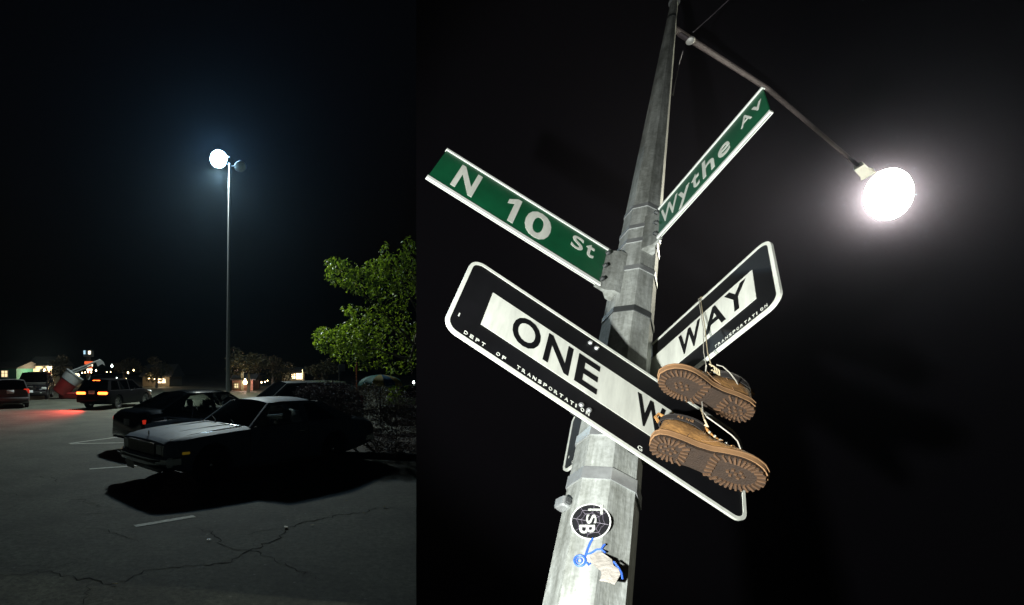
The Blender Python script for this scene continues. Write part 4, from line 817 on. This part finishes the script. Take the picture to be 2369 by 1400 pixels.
# bare soil bed the bush grows from
m_soil = mat('soil', (.03, .024, .018), .95, var=.4, scale=6, bump=.6)
bed = [(-.1, 12.0), (1.6, 11.9), (3.3, 11.4), (4.6, 12.6), (4.2, 15.0), (1.5, 15.6), (-.8, 14.6), (-.9, 12.9)]
b = MB(); b.prism(bed, lambda x, y: Vector((x, y, -.02)), lambda x, y: Vector((x, y, .05))); tag(obj('planting_bed', b, m_soil, smooth=0), kind='structure')
m_kerb = mat('kerb_concrete', (.07, .07, .065), .9, var=.2, scale=9, bump=.3); kb = MB()
for i in range(len(bed)):
    p, q = Vector((*bed[i], 0)), Vector((*bed[(i + 1) % len(bed)], 0)); d = (q - p); a = math.atan2(d.y, d.x); kb.rbox(((p.x + q.x) / 2, (p.y + q.y) / 2, .05), (d.length + .10, .13, .16), .02, Matrix.Rotation(a, 3, 'Z'))
tag(obj('kerb', kb, m_kerb), kind='structure')
# posts behind the bush
def post(px, py0, py1, y, label, m_, plate=None):
    a = at(px, py1, y); r_ = thing('sign_post', label, 'post', Matrix.Translation((a.x, y, 0))); z1 = at(px, py0, y).z
    b = MB(); b.rbox((0, 0, z1 / 2), (.05, .05, z1), .008); obj('upright', b, m_, r_)
    if plate: b = MB(); b.rbox((.10, -.03, z1 - .12), (.22, .006, .26), .004); obj('plate', b, plate, r_)
post(785, 843, 880, 19.5, 'grey post with a small plate behind the purple bush', m_lpole, m_lpole)
post(825, 838, 872, 22, 'slim orange stake behind the purple bush', mat('orange_stake', (.5, .14, .05), .6))

# ================================================================== FAR BUILDINGS AND LIGHTS
m_win = emis('lit_window', (1, .78, .42), 1.3); m_winb = emis('lit_window_bright', (1, .72, .40), 4.5); m_bul = emis('warm_bulb', (1, .72, .35), 14); m_bulw = emis('cool_bulb', (.85, 1, .9), 10); m_roof = mat('dark_shingle', (.03, .028, .026), .9, var=.3, scale=5)
m_cream2 = mat('cream_clapboard', (.55, .47, .34), .8, var=.08, scale=5, stretch=(.2, .2, 8)); m_tealw = mat('teal_wall', (.014, .10, .075), .8); m_pinkw = mat('pink_wall', (.42, .22, .2), .8); m_tan = mat('tan_wall', (.25, .2, .13), .85); m_frame = mat('window_frame', (.5, .48, .42), .6)
def lamp(p, e, col, r_=.08):
    l = bpy.data.lights.new('far_lamp', 'POINT'); o = bpy.data.objects.new('far_lamp', l); C.objects.link(o); o.location = p; l.energy = e; l.color = col; l.shadow_soft_size = r_
def house(name, label, px0, px1, pyt, pyr, y, wall, wins=(), door=None, hip=True, depth=6.):
    k = y / F; x0, x1 = at(px0, CY, y).x, at(px1, CY, y).x; zt = at(0, pyt, y).z; zr_ = at(0, pyr, y).z; W_ = x1 - x0
    r_ = thing(name, label, 'building', Matrix.Translation(((x0 + x1) / 2, y, 0)))
    b = MB(); b.box((0, depth / 2, zt / 2), (W_, depth, zt)); obj('wall', b, wall, r_, smooth=0)
    b = MB(); o_ = .35; b.prism([(-o_, zt), (depth + o_, zt), (depth + o_, zt + .12), (depth / 2, zr_), (-o_, zt + .12)], lambda a, z: Vector((-W_ / 2 - .3, a, z + .004)), lambda a, z: Vector((W_ / 2 + .3, a, z + .004))); obj('roof', b, m_roof, r_, smooth=0)
    for wpx0, wpx1, wpy0, wpy1, m_ in wins:
        cx_ = at((wpx0 + wpx1) / 2, CY, y).x - (x0 + x1) / 2; ww = (wpx1 - wpx0) * k; z0, z1 = at(0, wpy1, y).z, at(0, wpy0, y).z
        f_ = obj('window', MB().add(*_ring(cx_, ww, z0, z1)), m_frame, r_, smooth=0)
        obj('pane', MB().box((cx_, -.02, (z0 + z1) / 2), (ww, .03, z1 - z0)), m_, f_, smooth=0)
    if door:
        a, c_, m_ = door; cx_ = at((a + c_) / 2, CY, y).x - (x0 + x1) / 2; d_ = obj('door', MB().rbox((cx_, -.03, 1.0), ((c_ - a) * k, .06, 2.0), .01), m_, r_); obj('handle', MB().rbox((cx_ + (c_ - a) * k * .35, -.08, 1.0), (.06, .06, .06), .02), m_chrome, d_)
    return r_
def _ring(cx_, ww, z0, z1, t_=.09):
    b = MB(); b.box((cx_, -.04, z1 + t_ / 2), (ww + 2 * t_, .10, t_)); b.box((cx_, -.04, z0 - t_ / 2), (ww + 2 * t_, .10, t_)); b.box((cx_ - ww / 2 - t_ / 2, -.04, (z0 + z1) / 2), (t_, .10, z1 - z0)); b.box((cx_ + ww / 2 + t_ / 2, -.04, (z0 + z1) / 2), (t_, .10, z1 - z0)); b.box((cx_, -.045, (z0 + z1) / 2), (.05, .07, z1 - z0)); b.box((cx_, -.045, z0 * .4 + z1 * .6), (ww, .07, .05)); return b.v, b.f
house('shop_building', 'teal fronted low building with lit doorway at the edge of the lot', -60, 38, 853, 836, 66, m_tealw, [(4, 18, 858, 872, m_win)], (-25, -10, m_trim))
lamp(at(20, 850, 64.6), 4, (1, .8, .5))
house('cream_house', 'small cream clapboard building brightly lit by a porch lamp', 60, 120, 848, 824, 70, m_cream2, [(70, 82, 860, 872, m_win)], (92, 101, m_trim))
lamp(at(103, 858, 68.2), 1400, (1, .8, .5))
def bulb(px, py, y, r_=.12, m_=None, label='bare warm bulb glowing among the far buildings'):
    b = MB(); b.lathe([(.001, -r_), (r_ * .7, -r_ * .7), (r_, 0), (r_ * .7, r_ * .7), (r_ * .35, r_ * 1.2), (r_ * .35, r_ * 1.7), (.001, r_ * 1.8)], 10)
    o = obj('light_bulb', b, m_ or m_bul); o.location = at(px, py, y); return tag(o, label, 'light bulb', 'bulbs among the far buildings')
bulb(103, 858, 68.8, .16, None, 'bright porch bulb on the cream clapboard building')
for px, py, r_ in ((181, 869, .14), (190, 863, .06), (197, 862, .06), (204, 861, .06), (211, 862, .06), (176, 866, .06), (222, 858, .09), (296, 863, .09), (309, 857, .07), (247, 861, .05), (256, 861, .05), (335, 876, .07), (345, 876, .08), (352, 875, .07), (358, 876, .09), (292, 878, .08), (595, 886, .08), (605, 885, .08), (613, 884, .06), (619, 881, .06)): bulb(px, py, 58 + (px % 7), r_, None, 'warm bulb strung beside the tall sign tower' if px < 230 else 'warm bulb low among the trees behind the braking car' if px < 320 else 'warm bulb strung along the front of the dark gabled house' if px < 400 else 'warm bulb between the pink house and the porch house')
bulb(259, 847, 60, .12, m_bulw, 'cool white bulb on a pole above the far lights'); bulb(270, 877, 55, .10, m_bulw, 'low cool white bulb behind the braking car'); bulb(957, 885, 24, .05, m_bulw, 'tiny cool white bulb at the end of the purple bush')
house('gabled_house', 'small dark gabled house with one glaring lit window', 330, 392, 872, 842, 62, m_tan, [(365, 383, 876, 886, m_winb)])
lamp(at(374, 874, 60), 100, (1, .75, .45))
house('pink_house', 'low pink house with a glaring porch light beyond the lamp post', 537, 585, 880, 866, 50, m_pinkw, [(543, 551, 888, 897, m_win)], (557, 564, m_frame))
lamp(at(568, 884, 49), 200, (1, .6, .5)); bulb(567, 885, 49.2, .2, None, 'glaring porch bulb on the pink house')
ph = house('porch_house', 'tan house with bright porch window and slim posts', 652, 704, 864, 850, 55, m_tan, [(675, 683, 865, 876, m_winb), (685, 699, 863, 877, m_winb), (661, 672, 865, 877, mat('dull_pane', (.04, .05, .04), .3))])
for px in (658, 700): p = at(px, CY, 53.8) - ph.location; b = MB(); b.rbox((p.x, p.y, 1.0), (.1, .1, 2.0), .02); obj('porch_post', b, m_frame, ph)
lamp(at(690, 862, 53.5), 60, (1, .75, .4))
# lit advertising tower
ty = 60; tx = at(205, CY, ty).x; tw = thing('sign_tower', 'tall narrow tower with lit red and white panels above the far roofs', 'sign tower', Matrix.Translation((tx, ty, 0)))
b = MB(); b.rbox((0, 0, 1.9), (.35, .35, 3.8), .04); obj('mast', b, m_dsteel, tw)
m_redp = emis('red_panel', (1, .16, .05), .9); m_whp = emis('white_panel', (1, .85, .6), 2.4); m_cyp = emis('cyan_panel', (.45, .75, .9), 1.0)
for x_, py0, py1, w_, m_ in ((.1, 836, 843, .9, m_redp), (.25, 843, 848, .6, m_whp), (.25, 849, 852, .5, m_redp), (.2, 853, 858, .6, m_whp), (.2, 859, 863, .5, m_redp), (-.35, 811, 820, .22, m_cyp), (.2, 812, 820, .28, m_whp)):
    z0, z1 = at(0, py1, ty).z, at(0, py0, ty).z; b = MB(); b.rbox((x_, -.24, (z0 + z1) / 2), (w_, .1, z1 - z0), .02); obj('panel', b, m_, tw)
b = MB(); b.rbox((0, 0, 3.7), (1.0, .5, .7), .05); obj('cabinet', b, mat('cabinet_grey', (.12, .15, .15), .6), tw)
# tilted red and white skip with a raised arm
def sk(px, py, dy=0.): return at(px, py, 36 + dy)
so = Vector((sk(165, 905).x, 36, 0)); skp = thing('tilted_drum', 'big tilted drum, white above and red below, with a raised white arm', 'sculpture', Matrix.Translation(so))
m_drumw = mat('drum_white', (.30, .32, .33), .5, var=.2, scale=2); m_drumr = mat('drum_red', (.13, .008, .007), .5, var=.2, scale=2)
Mt = Matrix.Translation(sk(162, 880) - so) @ Matrix.Rotation(R(36), 4, 'Y') @ Matrix.Rotation(R(-12), 4, 'X')
b = MB(); b.lathe([(.42, -1.1), (.50, -1.05), (.57, .0)], 24, Mt); obj('lower_drum', b, m_drumr, skp)
b = MB(); b.lathe([(.58, -.1), (.64, .45), (.66, .47), (.66, .53), (.60, .53), (.56, .3)], 24, Mt @ Matrix.Rotation(0, 4, 'X')); obj('upper_drum', b, m_drumw, skp)
def barpx(pts, r_, m_, nm): b = MB(); b.tube([sk(*p) - so for p in pts], r_, 8); return obj(nm, b, m_, skp)
barpx([(168, 858), (190, 850), (212, 841), (232, 833)], .07, m_drumw, 'arm'); barpx([(170, 862), (195, 853), (212, 846)], .05, m_drumw, 'arm_brace')
b = MB(); pl = [(222, 838), (234, 832), (240, 838), (243, 846), (236, 842), (226, 848)]; b.prism(pl, lambda x, y: sk(x, y, -.15) - so, lambda x, y: sk(x, y, .15) - so); obj('claw', b, m_drumw, skp)
b = MB(); pl = [(194, 893), (203, 886), (208, 876), (210, 868), (207, 872), (202, 881)]; b.prism(pl, lambda x, y: sk(x, y, -.15) - so, lambda x, y: sk(x, y, .15) - so); obj('hook', b, m_drumw, skp)
b = MB(); b.rbox((0, .2, .22), (1.4, 1.2, .44), .08); obj('plinth', b, m_drumr, skp)
# far trees, each its own crown
m_far = leafmat('far_leaf', (.016, .014, .004), (.045, .037, .009), .3, .6)
def far_tree(px, py, rx, ry, y, n, label, seed, size=.28):
    k = y / F; c_ = at(px, py, y); base = Vector((c_.x, y, 0)); r_ = thing('background_tree', label, 'tree', Matrix.Translation(base), 'trees around the far buildings'); rg = np.random.default_rng(seed); L = []
    for i in range(9): L.append(clusters(c_ - base + Vector((rg.normal(0, rx * k * .45), rg.normal(0, .6), rg.normal(0, ry * k * .4))), (rx * k * .5, 1., ry * k * .45), n // 9, seed + i, .4))
    obj('crown', leaves(np.concatenate(L), size, seed, .4, .55), m_far, r_)
    b = MB(); b.tube([(0, 0, -.05), (.05, 0, c_.z * .5), (0, 0, c_.z)], [.16, .12, .05], 8); obj('trunk', b, m_bark, r_)
far_tree(575, 845, 42, 38, 47, 1500, 'wide yellowish tree over the pink house', 101)
far_tree(630, 850, 34, 34, 52, 1000, 'dim olive tree beside the tan porch house', 102)
far_tree(362, 850, 28, 26, 57, 900, 'thin tree in front of the dark gabled house', 103)
far_tree(285, 850, 40, 22, 63, 900, 'low dark tree behind the braking car', 104)
far_tree(140, 850, 26, 26, 62, 800, 'dark tree between the cream building and the tilted drum', 105)
far_tree(745, 850, 40, 28, 48, 900, 'dark tree beyond the purple bush', 106)
far_tree(112, 868, 10, 18, 66, 160, 'young thin tree against the cream lit wall', 107, .2)
lamp(at(560, 870, 44.5), 90, (1, .75, .3)); lamp(at(345, 873, 56), 25, (1, .75, .4))  # point lamps without fixtures beside the far trees

# ================================================================== HAZE added for the glow round the lot lamp
hz = MB(); hz.box((0, 75, 7.5), (340, 216, 17.5))
m_h = bpy.data.materials.new('halo_haze'); m_h.use_nodes = True; t = m_h.node_tree; t.nodes.clear(); o_ = t.nodes.new('ShaderNodeOutputMaterial'); v_ = t.nodes.new('ShaderNodeVolumePrincipled')
v_.inputs['Color'].default_value = (.45, .72, 1, 1); v_.inputs['Density'].default_value = .00026; v_.inputs['Anisotropy'].default_value = .82; t.links.new(v_.outputs[0], o_.inputs['Volume'])
tag(obj('haze', hz, m_h, smooth=0), kind='stuff')
